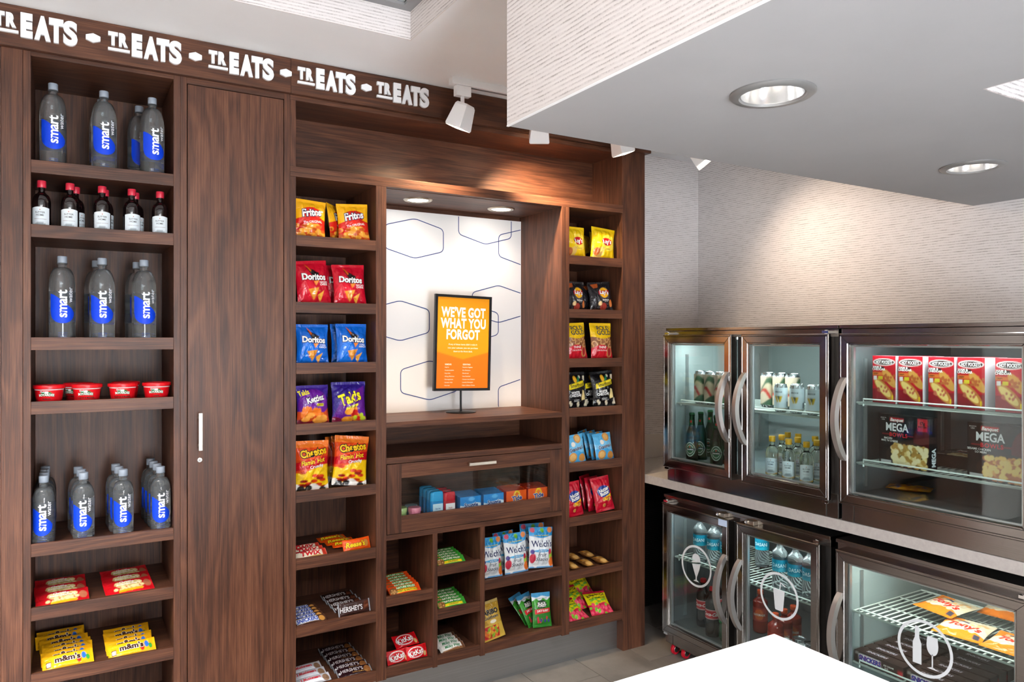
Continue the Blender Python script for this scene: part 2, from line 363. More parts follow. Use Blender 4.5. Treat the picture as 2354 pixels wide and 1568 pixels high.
# ---------------------------------------------------------------- track lighting by the shelving
TY = -.15
tr = thing('light_track', 'white ceiling light track running along the top of the shelving', 'light track', (1.405, TY, ZC))
link('track_rail', MB().box(0, -.018, -.03, 1.75, .018, 0).mesh('track_rail', WHITEP, bevel=.002), tr)
link('track_groove', MB().box(.04, -.006, -.0315, 1.74, .006, -.0298).mesh('track_groove', plain('groove_grey', '#77777a', .6)), tr)
HEADLENS = plain('warm_lens', (1, .86, .66), .5, emit=22)
def track_head(x, aim, label, power, col=WARM, ang=62):
    from mathutils import Vector
    t = thing('track_spotlight', label, 'spotlight', (x, TY, ZC - .03), group='white track spotlights')
    link('adapter', MB().box(-.035, -.016, -.045, .035, .016, -.001).mesh('adapter', WHITEP, bevel=.003), t)
    link('stem', MB().lathe([(.0085, -.115), (.0085, -.044)], 14).mesh('stem', WHITEP, True), t)
    pv = Vector((0, 0, -.12)); d = (Vector(aim) - Vector((x, TY, ZC - .15))).normalized()
    q = d.to_track_quat('-Z', 'Y').to_euler()
    # tapering square head
    prof = [(-.030, .045), (-.036, .035), (-.047, -.055), (-.044, -.062)]
    vs = []
    for a, z in prof:
        for sx, sy in ((-1, -1), (1, -1), (1, 1), (-1, 1)): vs.append((sx * abs(a), sy * abs(a) * .86, z))
    n = len(prof); fs = [(3, 2, 1, 0)] + [(j * 4 + i, j * 4 + (i + 1) % 4, (j + 1) * 4 + (i + 1) % 4, (j + 1) * 4 + i) for j in range(n - 1) for i in range(4)]
    b = MB().add(vs, fs).mesh('head', WHITEP, bevel=.004)
    h = link('lamp_head', b, t, pv, q)
    link('lens', MB().lathe([(.033, -.0615), (.033, -.056)], 28).mesh('lens', HEADLENS), h)
    p = Vector((x, TY, ZC - .15)) + d * .066
    spot('track_lamp', p, aim, power, ang, 1, col, .025)
track_head(1.462, (1.34, .04, 2.05), 'white track spotlight hanging in full view beside the last sign word', 48, ang=118)
track_head(1.858, (2.03, .14, 2.25), 'white track spotlight, only its lower end showing under the bulkhead edge', 110, ang=100)
track_head(2.334, (2.75, -.2, 1.2), 'white track spotlight in front of the corner of the shelving', 14)
track_head(2.846, (3.44, -.95, 1.25), 'white track spotlight in front of the wallpapered wall past the shelving', 30, (1, .79, .60), 125)

# ---------------------------------------------------------------- shelving wall
XA, XB, XC, XD, XE, XF, XG, XH, XI, XJ, XK = -.1092, .3366, .3822, .7409, .7878, 1.1262, 1.1729, 2.0871, 2.1315, 2.4667, 2.6191
ZB, DEP = .157, .40
def shelf(t, x0, x1, z, th=.044, back=DEP, drop=.014, mat=WX):
    """z: top of the front lip"""
    s = board('shelf', t, mat, x0, .016, z - drop - .022, x1, back, z - drop)
    board('shelf_lip', s, WX, x0 + .0004, 0.0005, z - th, x1 - .0004, .0158, z)
# left tower
t = thing('tower_shelf', 'tall open walnut shelf tower stocked with bottled water', 'shelf unit', (0, 0, 0))
board('side_panel', t, WZ, XA - .0222, 0, .1, XA, .42, 2.6); board('side_panel', t, WZ, XB, 0, .1, XB + .0224, .42, 2.6)
board('back_panel', t, WZ, XA, .40, ZB, XB, .42, 2.6); board('top_panel', t, WX, XA, .0, 2.5847, XB, .40, 2.5998)
SL = [2.2316, 2.0114, 1.6243, 1.4041, .9174, .699, .4736, .207]
for z in SL: shelf(t, XA, XB, z)
t = thing('filler_panel', 'plain walnut panel closing the shelving beside the water tower', 'panel', (0, 0, 0))
board('panel', t, WZ, -.75, 0.002, 0, -.1935, .42, 2.6); board('panel', t, WZ, -.193, 0.0, 0, -.1325, .42, 2.6)
# tall cabinet with door
t = thing('tall_cabinet', 'tall closed walnut cabinet with a lockable door', 'cabinet', (0, 0, 0))
board('side_panel', t, WZ, XB + .0228, 0, .1, XC, .42, 2.6); board('side_panel', t, WZ, XD, 0, .1, XD + .0234, .42, 2.6)
board('top_rail', t, WX, XC, .0, 2.577, XD, .42, 2.6); board('back_panel', t, WZ, XC, .40, .1, XD, .42, 2.577)
board('bottom_panel', t, WX, XC, .02, .1, XD, .40, .12)
dr = board('door', t, WZ, XC + .003, -.001, .11, XD - .003, .02, 2.5735)
hm = MB().box(-.0065, -.034, 0, .0065, -.024, .14).box(-.0055, -.0245, .012, .0055, 0, .022).box(-.0055, -.0245, .118, .0055, 0, .128)
link('handle', hm.mesh('handle', NICKEL, bevel=.001), dr, (.4254, -.001, 1.2011))
lk = link('lock', MB().lathe([(.0095, 0), (.0095, .004), (.0085, .0055), (.0058, .0055), (.0055, .004), (.004, .004)], 28).mesh('lock', CHROME, True), dr, (.4262, -.001, 1.1626), (R(90), 0, 0))
link('keyhole', MB().box(-.0006, -.0027, .004, .0006, .0027, .0046).mesh('keyhole', BLACKP), lk)
# snack column
SC2 = [2.039, 1.769, 1.522, 1.275, 1.002, .7305, .457, .205]
t = thing('snack_shelf', 'narrow walnut shelf column of chips and candy beside the tall cabinet', 'shelf unit', (0, 0, 0))
board('side_panel', t, WZ, XD + .0238, 0, .1, XE, .42, 2.273); board('side_panel', t, WZ, XF, 0, ZB, XF + .0231, .42, 2.273)
board('back_panel', t, WZ, XE, DEP, ZB, XF, .42, 2.273)
for z in SC2: shelf(t, XE, XF, z)
# right column
t = thing('snack_shelf', 'narrow walnut shelf column at the fridge end of the shelving', 'shelf unit', (0, 0, 0))
board('side_panel', t, WZ, XH + .0226, 0, ZB, XI, .42, 2.273); board('side_panel', t, WZ, XJ, 0.0, ZB, XJ + .0058, .42, 2.273)
board('back_panel', t, WZ, XI, DEP, ZB, XJ, .42, 2.273)
for z in (2.036, 1.769, 1.5225, 1.276, 1.003, .7315, .4655, .2105): shelf(t, XI, XJ, z)
# end post
t = thing('end_post', 'walnut end post of the shelving next to the fridge counter', 'post', (0, 0, 0))
board('post_face', t, WZ, XJ + .0062, 0, 0, XK - .024, .42, 2.6); board('post_edge', t, WZ, XK - .0236, 0, 0, XK, .42, 2.6)
# overhead box
t = thing('overhead_shelf', 'empty walnut shelf box above the snack columns', 'shelf', (0, 0, 0))
board('bottom_board', t, WX, XD + .0238, 0, 2.2735, XJ + .0058, .42, 2.2930); board('bottom_board', t, WX, XD + .0238, .001, 2.2934, XJ + .0058, .42, 2.3138)
board('top_board', t, WX, XD + .0238, 0, 2.5797, XJ + .0058, .42, 2.5998); board('back_panel', t, WX, XE, .255, 2.3138, XJ, .275, 2.5797)
board('side_panel', t, WZ, XD + .0238, 0, 2.3138, XE, .42, 2.5797); board('side_panel', t, WZ, XJ, 0, 2.3138, XJ + .0058, .42, 2.5797)
# centre unit
t = thing('display_cabinet', 'walnut centre cabinet with a lit niche, glazed drawer and cubbies', 'cabinet', (0, 0, 0))
board('side_panel', t, WZ, XF + .0235, 0, ZB, XG, .42, 2.273); board('side_panel', t, WZ, XH, 0, ZB, XH + .0222, .42, 2.273)
board('back_panel', t, WX, XG, DEP, ZB, XH, .42, 1.235); board('counter', t, WX, XG, 0, 1.235, XH, DEP, 1.260)
board('back_panel', t, WX, XG, DEP, 2.25, XH, .42, 2.273)
board('middle_board', t, WX, XG, 0, 1.081, XH, DEP, 1.106); board('lower_board', t, WX, XG, 0, .752, XH, DEP, .7755)
board('divider', t, WZ, 1.3914, 0, ZB, 1.4142, DEP, .752); board('divider', t, WZ, 1.6302, 0, ZB, 1.6553, DEP, .752)
for x0, x1, zs in ((XG, 1.3914, (.51, .205)), (1.4142, 1.6302, (.604, .4095, .207)), (1.6553, XH, (.50, .207))):
    for z in zs: shelf(t, x0, x1, z)
# niche lining: white panel printed with hexagon outlines
pn = board('niche_panel', t, plain('white_laminate', '#f0eeec', .35), XG, .385, 1.260, XH, DEP, 2.25)
HEXC = [(1.470, 2.1165), (1.869, 2.212), (2.105, 2.112), (1.9475, 1.8044), (1.79, 1.70), (1.393, 1.709), (1.5525, 1.413), (2.103, 1.31)]
def hexpath(cx, cz, hw=.1565, hh=.0985, hs=.056, r=.022, n=6):
    c = [(cx - hw, cz - hs), (cx, cz - hh), (cx + hw, cz - hs), (cx + hw, cz + hs), (cx, cz + hh), (cx - hw, cz + hs)]; out = []
    for i in range(6):
        p, a, b = np.array(c[i]), np.array(c[i - 1]), np.array(c[(i + 1) % 6]); da, db = (a - p) / np.linalg.norm(a - p), (b - p) / np.linalg.norm(b - p)
        for k in range(n + 1): s = k / n; out.append(tuple((1 - s) ** 2 * (p + da * r) + 2 * s * (1 - s) * p + s * s * (p + db * r)))
    dense = []
    for i in range(len(out)):
        a, b = np.array(out[i]), np.array(out[(i + 1) % len(out)]); m = max(1, int(np.linalg.norm(a - b) / .004))
        dense += [tuple(a + (b - a) * k / m) for k in range(m)]
    return dense
NAVY = plain('navy_ink', '#1d3a78', .4)
for cx, cz in HEXC:
    p = hexpath(cx, cz); mb = MB()
    for i in range(len(p)):
        a, b = np.array(p[i]), np.array(p[(i + 1) % len(p)])
        if min(a[0], b[0]) < XG + .001 or max(a[0], b[0]) > XH - .001 or max(a[1], b[1]) > 2.249 or min(a[1], b[1]) < 1.261: continue
        d = (b - a) / np.linalg.norm(b - a); nn = np.array((-d[1], d[0])) * .0021
        q = [a - nn, b - nn, b + nn, a + nn]; mb.add([(x, .3843, z) for x, z in q], [(0, 1, 2, 3)])
    link('hexagon_outline', mb.mesh('hexagon_outline', NAVY), pn)
link('niche_ceiling', MB().box(XG, .03, 2.2715, XH, DEP, 2.2733).mesh('niche_ceiling', WX), t)
def niche_light(x, y, label):
    l = thing('puck_light', label, 'light', (x, y, 2.2714), group='round lights in the niche ceiling')
    link('trim_ring', MB().lathe([(.047, -.001), (.05, -.006), (.064, -.005), (.068, -.001), (.068, 0)], 40, cap=False).mesh('trim_ring', NICKEL, True), l)
    link('diffuser', MB().lathe([(.001, -.003), (.0475, -.0025)], 32, cap=False).mesh('diffuser', plain('puck_glow', (1, .93, .84), .5, emit=18), True), l)
    spot('puck_lamp', (x, y, 2.262), (x, y, 1.2), 5, 140, .8, (1, .84, .70), .045)
niche_light(1.406, .197, 'round puck light in the niche ceiling beside the chip column')
niche_light(1.861, .208, 'round puck light in the niche ceiling above the sign')
# glazed drawer
d = link('drawer', None, t)
board('stile', d, WZ, XG + .003, -.002, .778, 1.242, .02, 1.078); board('stile', d, WZ, 2.017, -.002, .778, XH - .003, .02, 1.078)
board('rail', d, WX, 1.2424, -.0015, 1.0155, 2.0166, .02, 1.078); board('rail', d, WX, 1.2424, -.0015, .778, 2.0166, .02, .848)
link('glass_pane', MB().box(1.238, .021, .842, 2.021, .024, 1.021).mesh('glass_pane', PANE), d)
board('drawer_floor', d, WX, XG + .008, .0245, .797, XH - .008, .37, .815); board('drawer_side', d, WY, XG + .004, .021, .779, XG + .0076, .37, .96); board('drawer_side', d, WY, XH - .0076, .021, .779, XH - .004, .37, .96)
hm = MB().box(0, -.034, -.0065, .14, -.024, .0065).box(.012, -.0245, -.0055, .022, 0, .0055).box(.118, -.0245, -.0055, .128, 0, .0055)
link('handle', hm.mesh('handle', NICKEL, bevel=.001), d, (1.557, -.0015, 1.0515))
# kick plate
o = struct('baseboard_back', MB().box(-.75, .052, 0, XJ + .006, .06, ZB + .002).mesh('kick', KICK), 'satin metal kick plate under the shelving')
# ---------------------------------------------------------------- sign board over the shelving
t = thing('sign_fascia', 'walnut sign board along the ceiling with raised white TREATS lettering', 'sign', (0, 0, 0))
board('sign_board', t, WX, -.75, -.02, 2.6005, .7625, .05, ZC - .001); board('sign_board', t, WX, .7635, -.02, 2.6005, 2.6455, .05, ZC - .001)
LETW = plain('white_letter', '#f3f5f8', .35)
LET = {}
def letter_mesh(ch):
    if ch in LET: return LET[ch]
    c = bpy.data.curves.new('t', 'FONT'); c.body = ch; c.size = 1; c.resolution_u = 5; c.offset = .05 if ch == 'S' else .078; c.extrude = .5; c.bevel_depth = 0
    o = bpy.data.objects.new('t', c); COL.objects.link(o); dg = bpy.context.evaluated_depsgraph_get(); me = bpy.data.meshes.new_from_object(o.evaluated_get(dg)); bpy.data.objects.remove(o)
    P = np.empty(len(me.vertices) * 3); me.vertices.foreach_get('co', P); P = P.reshape(-1, 3); lo, hi = P.min(0), P.max(0); Q = (P - lo) / (hi - lo)
    me.vertices.foreach_set('co', np.c_[Q[:, 0], -Q[:, 2], Q[:, 1]].ravel()); me.materials.clear(); me.materials.append(LETW); me.update(); me.name = 'letter'; LET[ch] = me; return me
def letter(ch, x0, x1, z0, z1):
    o = link('letter', letter_mesh(ch), t, (x0, -.0202, z0)); o.scale = (x1 - x0, .011, z1 - z0)
hexm = MB().prism([(-.0225, -.008), (0, -.0162), (.0225, -.008), (.0225, .008), (0, .0162), (-.0225, .008)], .011).mesh('hexagon', LETW, bevel=.0008)
ulm = MB().box(-.0006, -.011, 0, .0685, 0, .0095).mesh('underline', LETW, bevel=.0008)
for k in range(5):
    x = .1215 + .3328 * (k - 1)
    for ch, a, b, z0, z1 in (('T', 0, .0305, 2.659, 2.7075), ('R', .0335, .0625, 2.659, 2.7075), ('E', .0740, .1085, 2.632, 2.7155), ('A', .1130, .1605, 2.632, 2.7155), ('T', .1550, .1975, 2.632, 2.7155), ('S', .1965, .2395, 2.631, 2.7165)):
        letter(ch, x + a, x + b, z0, z1)
    link('underline', ulm, t, (x, -.0202, 2.6418))
    if k < 4: link('hexagon', hexm, t, (x + .2865, -.0202, 2.673))
# ---------------------------------------------------------------- counter and fridges
XCF = 2.625
t = thing('stone_counter', 'grey stone counter between the upper and lower fridges', 'counter', (0, 0, 0))
board('worktop', t, QUARTZ, XCF, -1.95, .858, XW - .006, YW - .007, .9023, bevel=.002)
board('backsplash', t, BACKSPL, XK + .003, YW - .022, .903, XW - .022, YW - .001, 1.043, bevel=.001); board('backsplash', t, BACKSPL, XW - .022, -1.95, .903, XW - .001, YW - .001, 1.043, bevel=.001)
for y in (.36, -1.93): board('support_leg', t, BLACKP, 3.3, y - .02, 0, 3.34, y + .02, .858)

def frame_mesh(y0, y1, z0, z1, prof):
    """door frame facing -x: rectangular loops (inset, x) joined in order; y0 > y1"""
    mb = MB(); vs = []; fs = []
    for ins, x in prof: vs += [(x, y0 - ins, z0 + ins), (x, y1 + ins, z0 + ins), (x, y1 + ins, z1 - ins), (x, y0 - ins, z1 - ins)]
    n = len(prof)
    for j in range(n):
        k = (j + 1) % n
        for i in range(4): fs.append((j * 4 + i, j * 4 + (i + 1) % 4, k * 4 + (i + 1) % 4, k * 4 + i))
    return mb.add(vs, fs)
def bow_handle(x, y, z0, z1):
    """D-shaped cast handle: ends on the door face at x, belly towards -x"""
    n = 18; vs = []; fs = []
    for i in range(n + 1):
        s = i / n; z = z0 + (z1 - z0) * s; k = math.sin(math.pi * s); c = x - .066 * k ** .72 - .004; th = .011 + .004 * k
        inner = x - .048 * max(0, math.sin(math.pi * min(1, max(0, (s - .07) / .86)))) ** .8 if .07 < s < .93 else x + .0005
        hw = .0125
        vs += [(c, y - hw * .8, z), (c, y + hw * .8, z), (min(inner, x + .0005) if inner > c + th else c + th, y + hw, z), (min(inner, x + .0005) if inner > c + th else c + th, y - hw, z)]
    for i in range(n):
        for j in range(4): fs.append((i * 4 + j, i * 4 + (j + 1) % 4, (i + 1) * 4 + (j + 1) % 4, (i + 1) * 4 + j))
    fs += [(3, 2, 1, 0), tuple(n * 4 + j for j in range(4))]
    return MB().add(vs, fs).mesh('handle', HANDLE, True, bevel=0)
DECW = plain('white_vinyl', '#d2d6da', .5)
def decal(kind, parent, x, yc, zc, r=.0995):
    """round white vinyl sign on the glass: u runs to -y"""
    mb = MB()
    P = lambda u, v: (x, yc - u, zc + v)
    n = 56; vs = []
    for i in range(n):
        a = 2 * math.pi * i / n; vs += [P(r * math.cos(a), r * math.sin(a)), P((r - .0105) * math.cos(a), (r - .0105) * math.sin(a))]
    mb.add(vs, [(2 * i, 2 * ((i + 1) % n), 2 * ((i + 1) % n) + 1, 2 * i + 1) for i in range(n)])
    def poly(p): mb.add([P(a * r, b * r) for a, b in p], [tuple(range(len(p)))])
    arc = lambda cx, cy, rx, ry, a0, a1, m=14: [(cx + rx * math.cos(R(a0 + (a1 - a0) * i / m)), cy + ry * math.sin(R(a0 + (a1 - a0) * i / m))) for i in range(m + 1)]
    if kind == 'sundae':
        poly(arc(0, .34, .27, .27, -10, 190)); poly([(-.30, .20), (-.27, .13), (.29, .25), (.27, .31), (0, .29)][::-1])
        poly([(-.28, .06), (.28, .16), (.22, -.1), (.04, -.52), (.04, -.66), (-.04, -.66), (-.04, -.52), (-.22, -.1)][::-1]); poly([(-.2, -.74), (.2, -.74), (.1, -.68), (0, -.64), (-.1, -.68)])
    elif kind == 'cup':
        poly([(-.28, .28), (.28, .28), (.3, .24), (.21, -.58), (.16, -.62), (-.16, -.62), (-.21, -.58), (-.3, .24)][::-1])
        poly([(.02, .3), (.07, .3), (.1, .56), (.32, .46), (.34, .5), (.07, .63)])
    else:
        poly([(-.43, -.62), (-.11, -.62), (-.11, .12), (-.19, .32), (-.19, .66), (-.2, .72), (-.34, .72), (-.35, .66), (-.35, .32), (-.43, .12)])
        poly([(.1, .5), (.46, .5)] + arc(.28, .22, .21, .38, 0, -180, 12)[0:1] + arc(.28, .18, .21, .34, 0, -180, 12)); poly([(.255, -.12), (.305, -.12), (.305, -.6), (.255, -.6)]); poly([(.08, -.64), (.48, -.64), (.36, -.59), (.28, -.56), (.2, -.59)])
    return link('round_decal', mb.mesh('round_decal', DECW), parent)
def wire_shelf(parent, y0, y1, z, x0, x1):
    mb = MB(); r = .0028
    for x in (x0, x0 + .0): mb.tube([(x, y0, z), (x, y1, z)], .0042, 8)
    mb.tube([(x1, y0, z), (x1, y1, z)], .0042, 8)
    for x in (x0 + .012, x0 + (x1 - x0) * .36, x0 + (x1 - x0) * .68): mb.tube([(x, y0, z - .006), (x, y1, z - .006)], .003, 6)
    n = int(abs(y1 - y0) / .0255)
    for i in range(n + 1):
        y = y0 + (y1 - y0) * (i / n); mb.tube([(x0, y, z), (x1, y, z)], r, 6)
    mb.tube([(x0 - .002, y0 - .03, z - .012), (x0 - .002, y0 - .03, z + .016), (x0 - .002, y1 + .03, z + .016), (x0 - .002, y1 + .03, z - .012)], .0032, 6)
    return link('wire_shelf', mb.mesh('wire_shelf', WIRE, True), parent)
XD_, XBF = 2.59, 2.632                                      # door face, cabinet front
def fridge(name, label, y0, y1, zb, zlid, doors, shelves, floor_z, liner, lower=False, decals=(), handle_z=(1.1465, 1.4696), group=None):
    t = thing(name, label, 'fridge', (0, 0, 0), group=group)
    xb = XW - .045; zt = zlid - .014; w = .03
    link('lid', MB().box(XCF - .003, y1, zt, xb, y0, zlid).mesh('lid', STEEL, bevel=.0015), t)
    for a, b in ((y0 - .004, y0 - w), (y1 + w, y1 + .004)): link('side_wall', MB().box(XBF, b, zb, xb, a, zt - .001).mesh('side_wall', STEELD, bevel=.001), t)
    link('back_wall', MB().box(xb - .04, y1 + w, zb, xb, y0 - w, zt - .001).mesh('back_wall', STEELD), t)
    link('liner_back', MB().box(xb - .05, y1 + w, floor_z, xb - .041, y0 - w, zt - .03).mesh('liner_back', LINERD if liner == 'grey' else LINER), t)
    L = LINERD if liner == 'grey' else LINER
    link('liner_side', MB().box(XBF + .01, y0 - w - .006, floor_z, xb - .05, y0 - w, zt - .03).mesh('liner_side', L), t); link('liner_side', MB().box(XBF + .01, y1 + w, floor_z, xb - .05, y1 + w + .006, zt - .03).mesh('liner_side', L), t)
    link('ceiling_panel', MB().box(XBF + .01, y1 + w, zt - .03, xb - .041, y0 - w, zt - .002).mesh('ceiling_panel', L), t)
    link('floor_panel', MB().box(XBF + .002, y1 + w, zb + .001, xb - .041, y0 - w, floor_z).mesh('floor_panel', L), t)
    link('head_rail', MB().box(XBF - .002, y1 + .004, doors[0][3] - .012, XBF + .03, y0 - .004, zt - .002).mesh('head_rail', STEEL, bevel=.001), t)
    zk = doors[0][2] - .006
    kb = zb if not lower else zb
    ks = [y0 - .004, y0 - .058, y1 + .058, y1 + .004]
    for a, b in zip(ks, ks[1:]): link('kick_panel', MB().box(XBF - .003, b + .0015, kb, XBF + .002, a - .0015, zk + .03).mesh('kick_panel', STEEL, bevel=.0008), t)
    if len(doors) == 2:
        ym = (doors[0][1] + doors[1][0]) / 2
        link('mullion', MB().box(XBF - .004, ym - .022, zk + .03, XBF + .02, ym + .022, doors[0][3] - .012).mesh('mullion', BLACKP), t)
    for s in (1, -1):                                            # slotted shelf uprights
        yy = y0 - w - .007 if s > 0 else y1 + w + .007
        for xx in (XBF + .09, xb - .13): link('shelf_upright', MB().box(xx, yy - .004, floor_z + .02, xx + .018, yy + .004, zt - .12).mesh('shelf_upright', plain('zinc', '#9a9fa0', .4, .7)), t)
    for i, (a, b, z0, z1, hy) in enumerate(doors):
        d = link('door', None, t)
        prof = [(0, XD_ + .04), (0, XD_ + .003), (.003, XD_), (.008, XD_), (.0095, XD_ + .002), (.011, XD_), (.036, XD_), (.0385, XD_ + .003), (.042, XD_ + .003), (.0455, XD_ + .012), (.0455, XD_ + .04)]
        link('door_frame', frame_mesh(a, b, z0, z1, prof).mesh('door_frame', STEEL), d)
        mt = MB()
        for sy, sz in ((1, 0), (1, 1), (-1, 0), (-1, 1)):
            ya = a if sy > 0 else b; za = z1 if sz else z0; dz = -1 if sz else 1; k = .0006
            p0 = (ya - sy * .0005, za + dz * .0005); p1 = (ya - sy * .0445, za + dz * .0445)
            mt.add([(XD_ - .0003, p0[0] - k, p0[1] + sy * dz * -k), (XD_ - .0003, p1[0] - k, p1[1] + sy * dz * -k), (XD_ - .0003, p1[0] + k, p1[1] - sy * dz * -k), (XD_ - .0003, p0[0] + k, p0[1] - sy * dz * -k)], [(0, 1, 2, 3)])
        link('mitre_line', mt.mesh('mitre_line', BLACKP), d)['kind'] = 'stuff'
        g = .043
        link('glass_pane', MB().box(XD_ + .014, b + g, z0 + g, XD_ + .018, a - g, z1 - g).mesh('glass_pane', PANE), d)
        link('glass_pane', MB().box(XD_ + .031, b + g, z0 + g, XD_ + .034, a - g, z1 - g).mesh('glass_pane', PANE), d)
        link('gasket', frame_mesh(a - .006, b + .006, z0 + .006, z1 - .006, [(0, XD_ + .041), (0, XBF - .0045), (.03, XBF - .0045), (.03, XD_ + .041)]).mesh('gasket', plain('grey_gasket', '#3a3a3c', .6)), d)
        link('spacer_bar', frame_mesh(a - .0458, b + .0458, z0 + .0458, z1 - .0458, [(0, XD_ + .0185), (0, XD_ + .0305), (.006, XD_ + .0305), (.006, XD_ + .0185)]).mesh('spacer_bar', plain('spacer_alloy', '#c9cdd0', .3, .8)), d)
        link('handle', bow_handle(XD_ + .0006, hy, *handle_z), d)
        hs = a - .02 if i == 0 and len(doors) == 2 else (b + .02)
        if len(doors) == 1: hs = b + .02
        for zz in (z0 - .012, z1 + .002): link('hinge', MB().box(XD_ + .006, hs - .014, zz, XBF + .004, hs + .014, zz + .010).lathe([(.008, zz - .003), (.008, zz + .013)], 14, (XD_ + .016, hs)).mesh('hinge', CHROME, bevel=0), d)
        if decals: decal(decals[i][0], d, XD_ + .0128, decals[i][1], .5226)
    for z, x0, x1 in shelves:
        if len(doors) == 2:
            ym = (y0 + y1) / 2; wire_shelf(t, y0 - w - .012, ym + .012, z, x0, x1); wire_shelf(t, ym - .012, y1 + w + .012, z, x0, x1)
        else: wire_shelf(t, y0 - w - .012, y1 + w + .012, z, x0, x1)
    return t
XS0, XS1 = 2.66, 3.14
fu1 = fridge('two_door_fridge', 'upper stainless fridge with two glass doors, beer and cans inside', -.1588, -1.1478, .9033, 1.6746,
       [(-.1719, -.6214, .9759, 1.6402, -.600), (-.6785, -1.1267, .9759, 1.6402, -.700)], [(1.296, XS0, XS1)], 1.012, 'light')
fu2 = fridge('single_door_freezer', 'upper stainless freezer with one wide glass door and frozen food boxes', -1.154, -1.879, .9033, 1.6746,
       [(-1.173, -1.867, .9759, 1.6402, -1.1945)], [(1.369, XS0 + .01, XS1), (1.132, XS0 + .01, XS1)], 1.012, 'grey')
fl1 = fridge('two_door_fridge', 'lower stainless fridge with two glass doors under the counter, soft drinks inside', -.1445, -1.1125, .072, .8265,
       [(-.1644, -.6066, .138, .7922, -.585), (-.6517, -1.0849, .138, .7922, -.673)], [(.51, XS0, XS1)], .178, 'grey', True,
       [('sundae', -.3915), ('cup', -.8776)], (.3116, .6296))
fl2 = fridge('single_door_freezer', 'lower stainless freezer under the counter with pizzas and ice cream bars', -1.1378, -1.86, .072, .8265,
       [(-1.1578, -1.845, .138, .7922, -1.179)], [(.543, XS0 + .01, XS1), (.342, XS0 + .01, XS1)], .178, 'light', True, [('bottle', -1.5052)], (.3116, .6296))
# lamps inside the cabinets (the strip above each door)
def strip(t, y0, y1, z, power, col=(.93, 1, 1)):
    link('light_strip', MB().box(XBF + .012, y1 + .06, z - .012, XBF + .03, y0 - .06, z).mesh('light_strip', plain('fridge_lamp', (.9, 1, 1), .5, emit=6)), t)
    area('fridge_lamp', (XBF + .05, (y0 + y1) / 2, z - .016), (0, -25, 0), .05, abs(y1 - y0) - .2, power, col)
strip(fu1, -.1588, -1.1478, 1.63, 4.2); strip(fu2, -1.154, -1.879, 1.63, 2.6); strip(fl1, -.1445, -1.1125, .782, 2.2); strip(fl2, -1.1378, -1.86,   .782, 1.7, (1, .95, .86))
link('display_plate', MB().box(XD_ - .0006, -.598, .757, XD_ + .0005, -.545, .786).mesh('display_plate', plain('pale_blue_film', '#b9cbe6', .3)), fl1)
for y in (-.545, -.715): 
    lk = link('door_lock', MB().box(2.6, y - .028, .793, 2.63, y + .022, .811).mesh('door_lock', NICKEL, bevel=.002), fl1)
    link('lock_barrel', MB().lathe([(.0085, 0), (.0085, .006), (.006, .0065), (.0055, .004)], 20).mesh('lock_barrel', CHROME, True), lk, (2.6, y + .01, .803), (0, R(-90), 0))
# casters under the lower fridges
RUBR = plain('red_wheel', '#c4122a', .35)
def caster(parent, x, y, rz):
    c = link('caster', MB().box(-.022, -.02, .058, .022, .02, .0715).lathe([(.012, .045), (.012, .06)], 14).mesh('caster', CHROME, bevel=0), parent, (x, y, 0), (0, 0, rz))
    for s in (-1, 1):
        wv = [(.028, -.009), (.0285, -.006), (.0285, .006), (.028, .009), (.019, .0095), (.019, -.0095)]
        wm = MB().lathe([(.019, -.0085), (.027, -.0085), (.0285, -.006), (.0285, .006), (.027, .0085), (.019, .0085)], 26, cap=True).mesh('wheel', RUBR, True)
        wh = link('wheel', wm, c, (0, s * .033, .0288), (R(90), 0, 0)); link('hub', MB().lathe([(.004, -.0105), (.017, -.0095), (.018, -.008), (.018, .008), (.017, .0095), (.004, .0105)], 20).mesh('hub', CHROME, True), wh)
    return c
for y in (-.198, -1.06): caster(fl1, 2.685, y, R(8))
for y in (-1.2, -1.8): caster(fl2, 2.685, y, R(-5))
for f, ys in ((fl1, (-.2, -1.06)), (fl2, (-1.2, -1.8))):
    for y in ys: caster(f, 3.33, y, R(20))
# ---------------------------------------------------------------- white island
t = thing('white_island', 'white island counter with a sharp corner in the foreground', 'island', (0, 0, 0))
board('worktop', t, WHITEQ, .3, -2.75, .87, 1.4556, -1.806, .91, bevel=.0015)
board('base_cabinet', t, WZ, .38, -2.69, .1, 1.36, -1.9, .8698); board('plinth', t, BLACKP, .43, -2.64, 0, 1.31, -1.95, .0998)
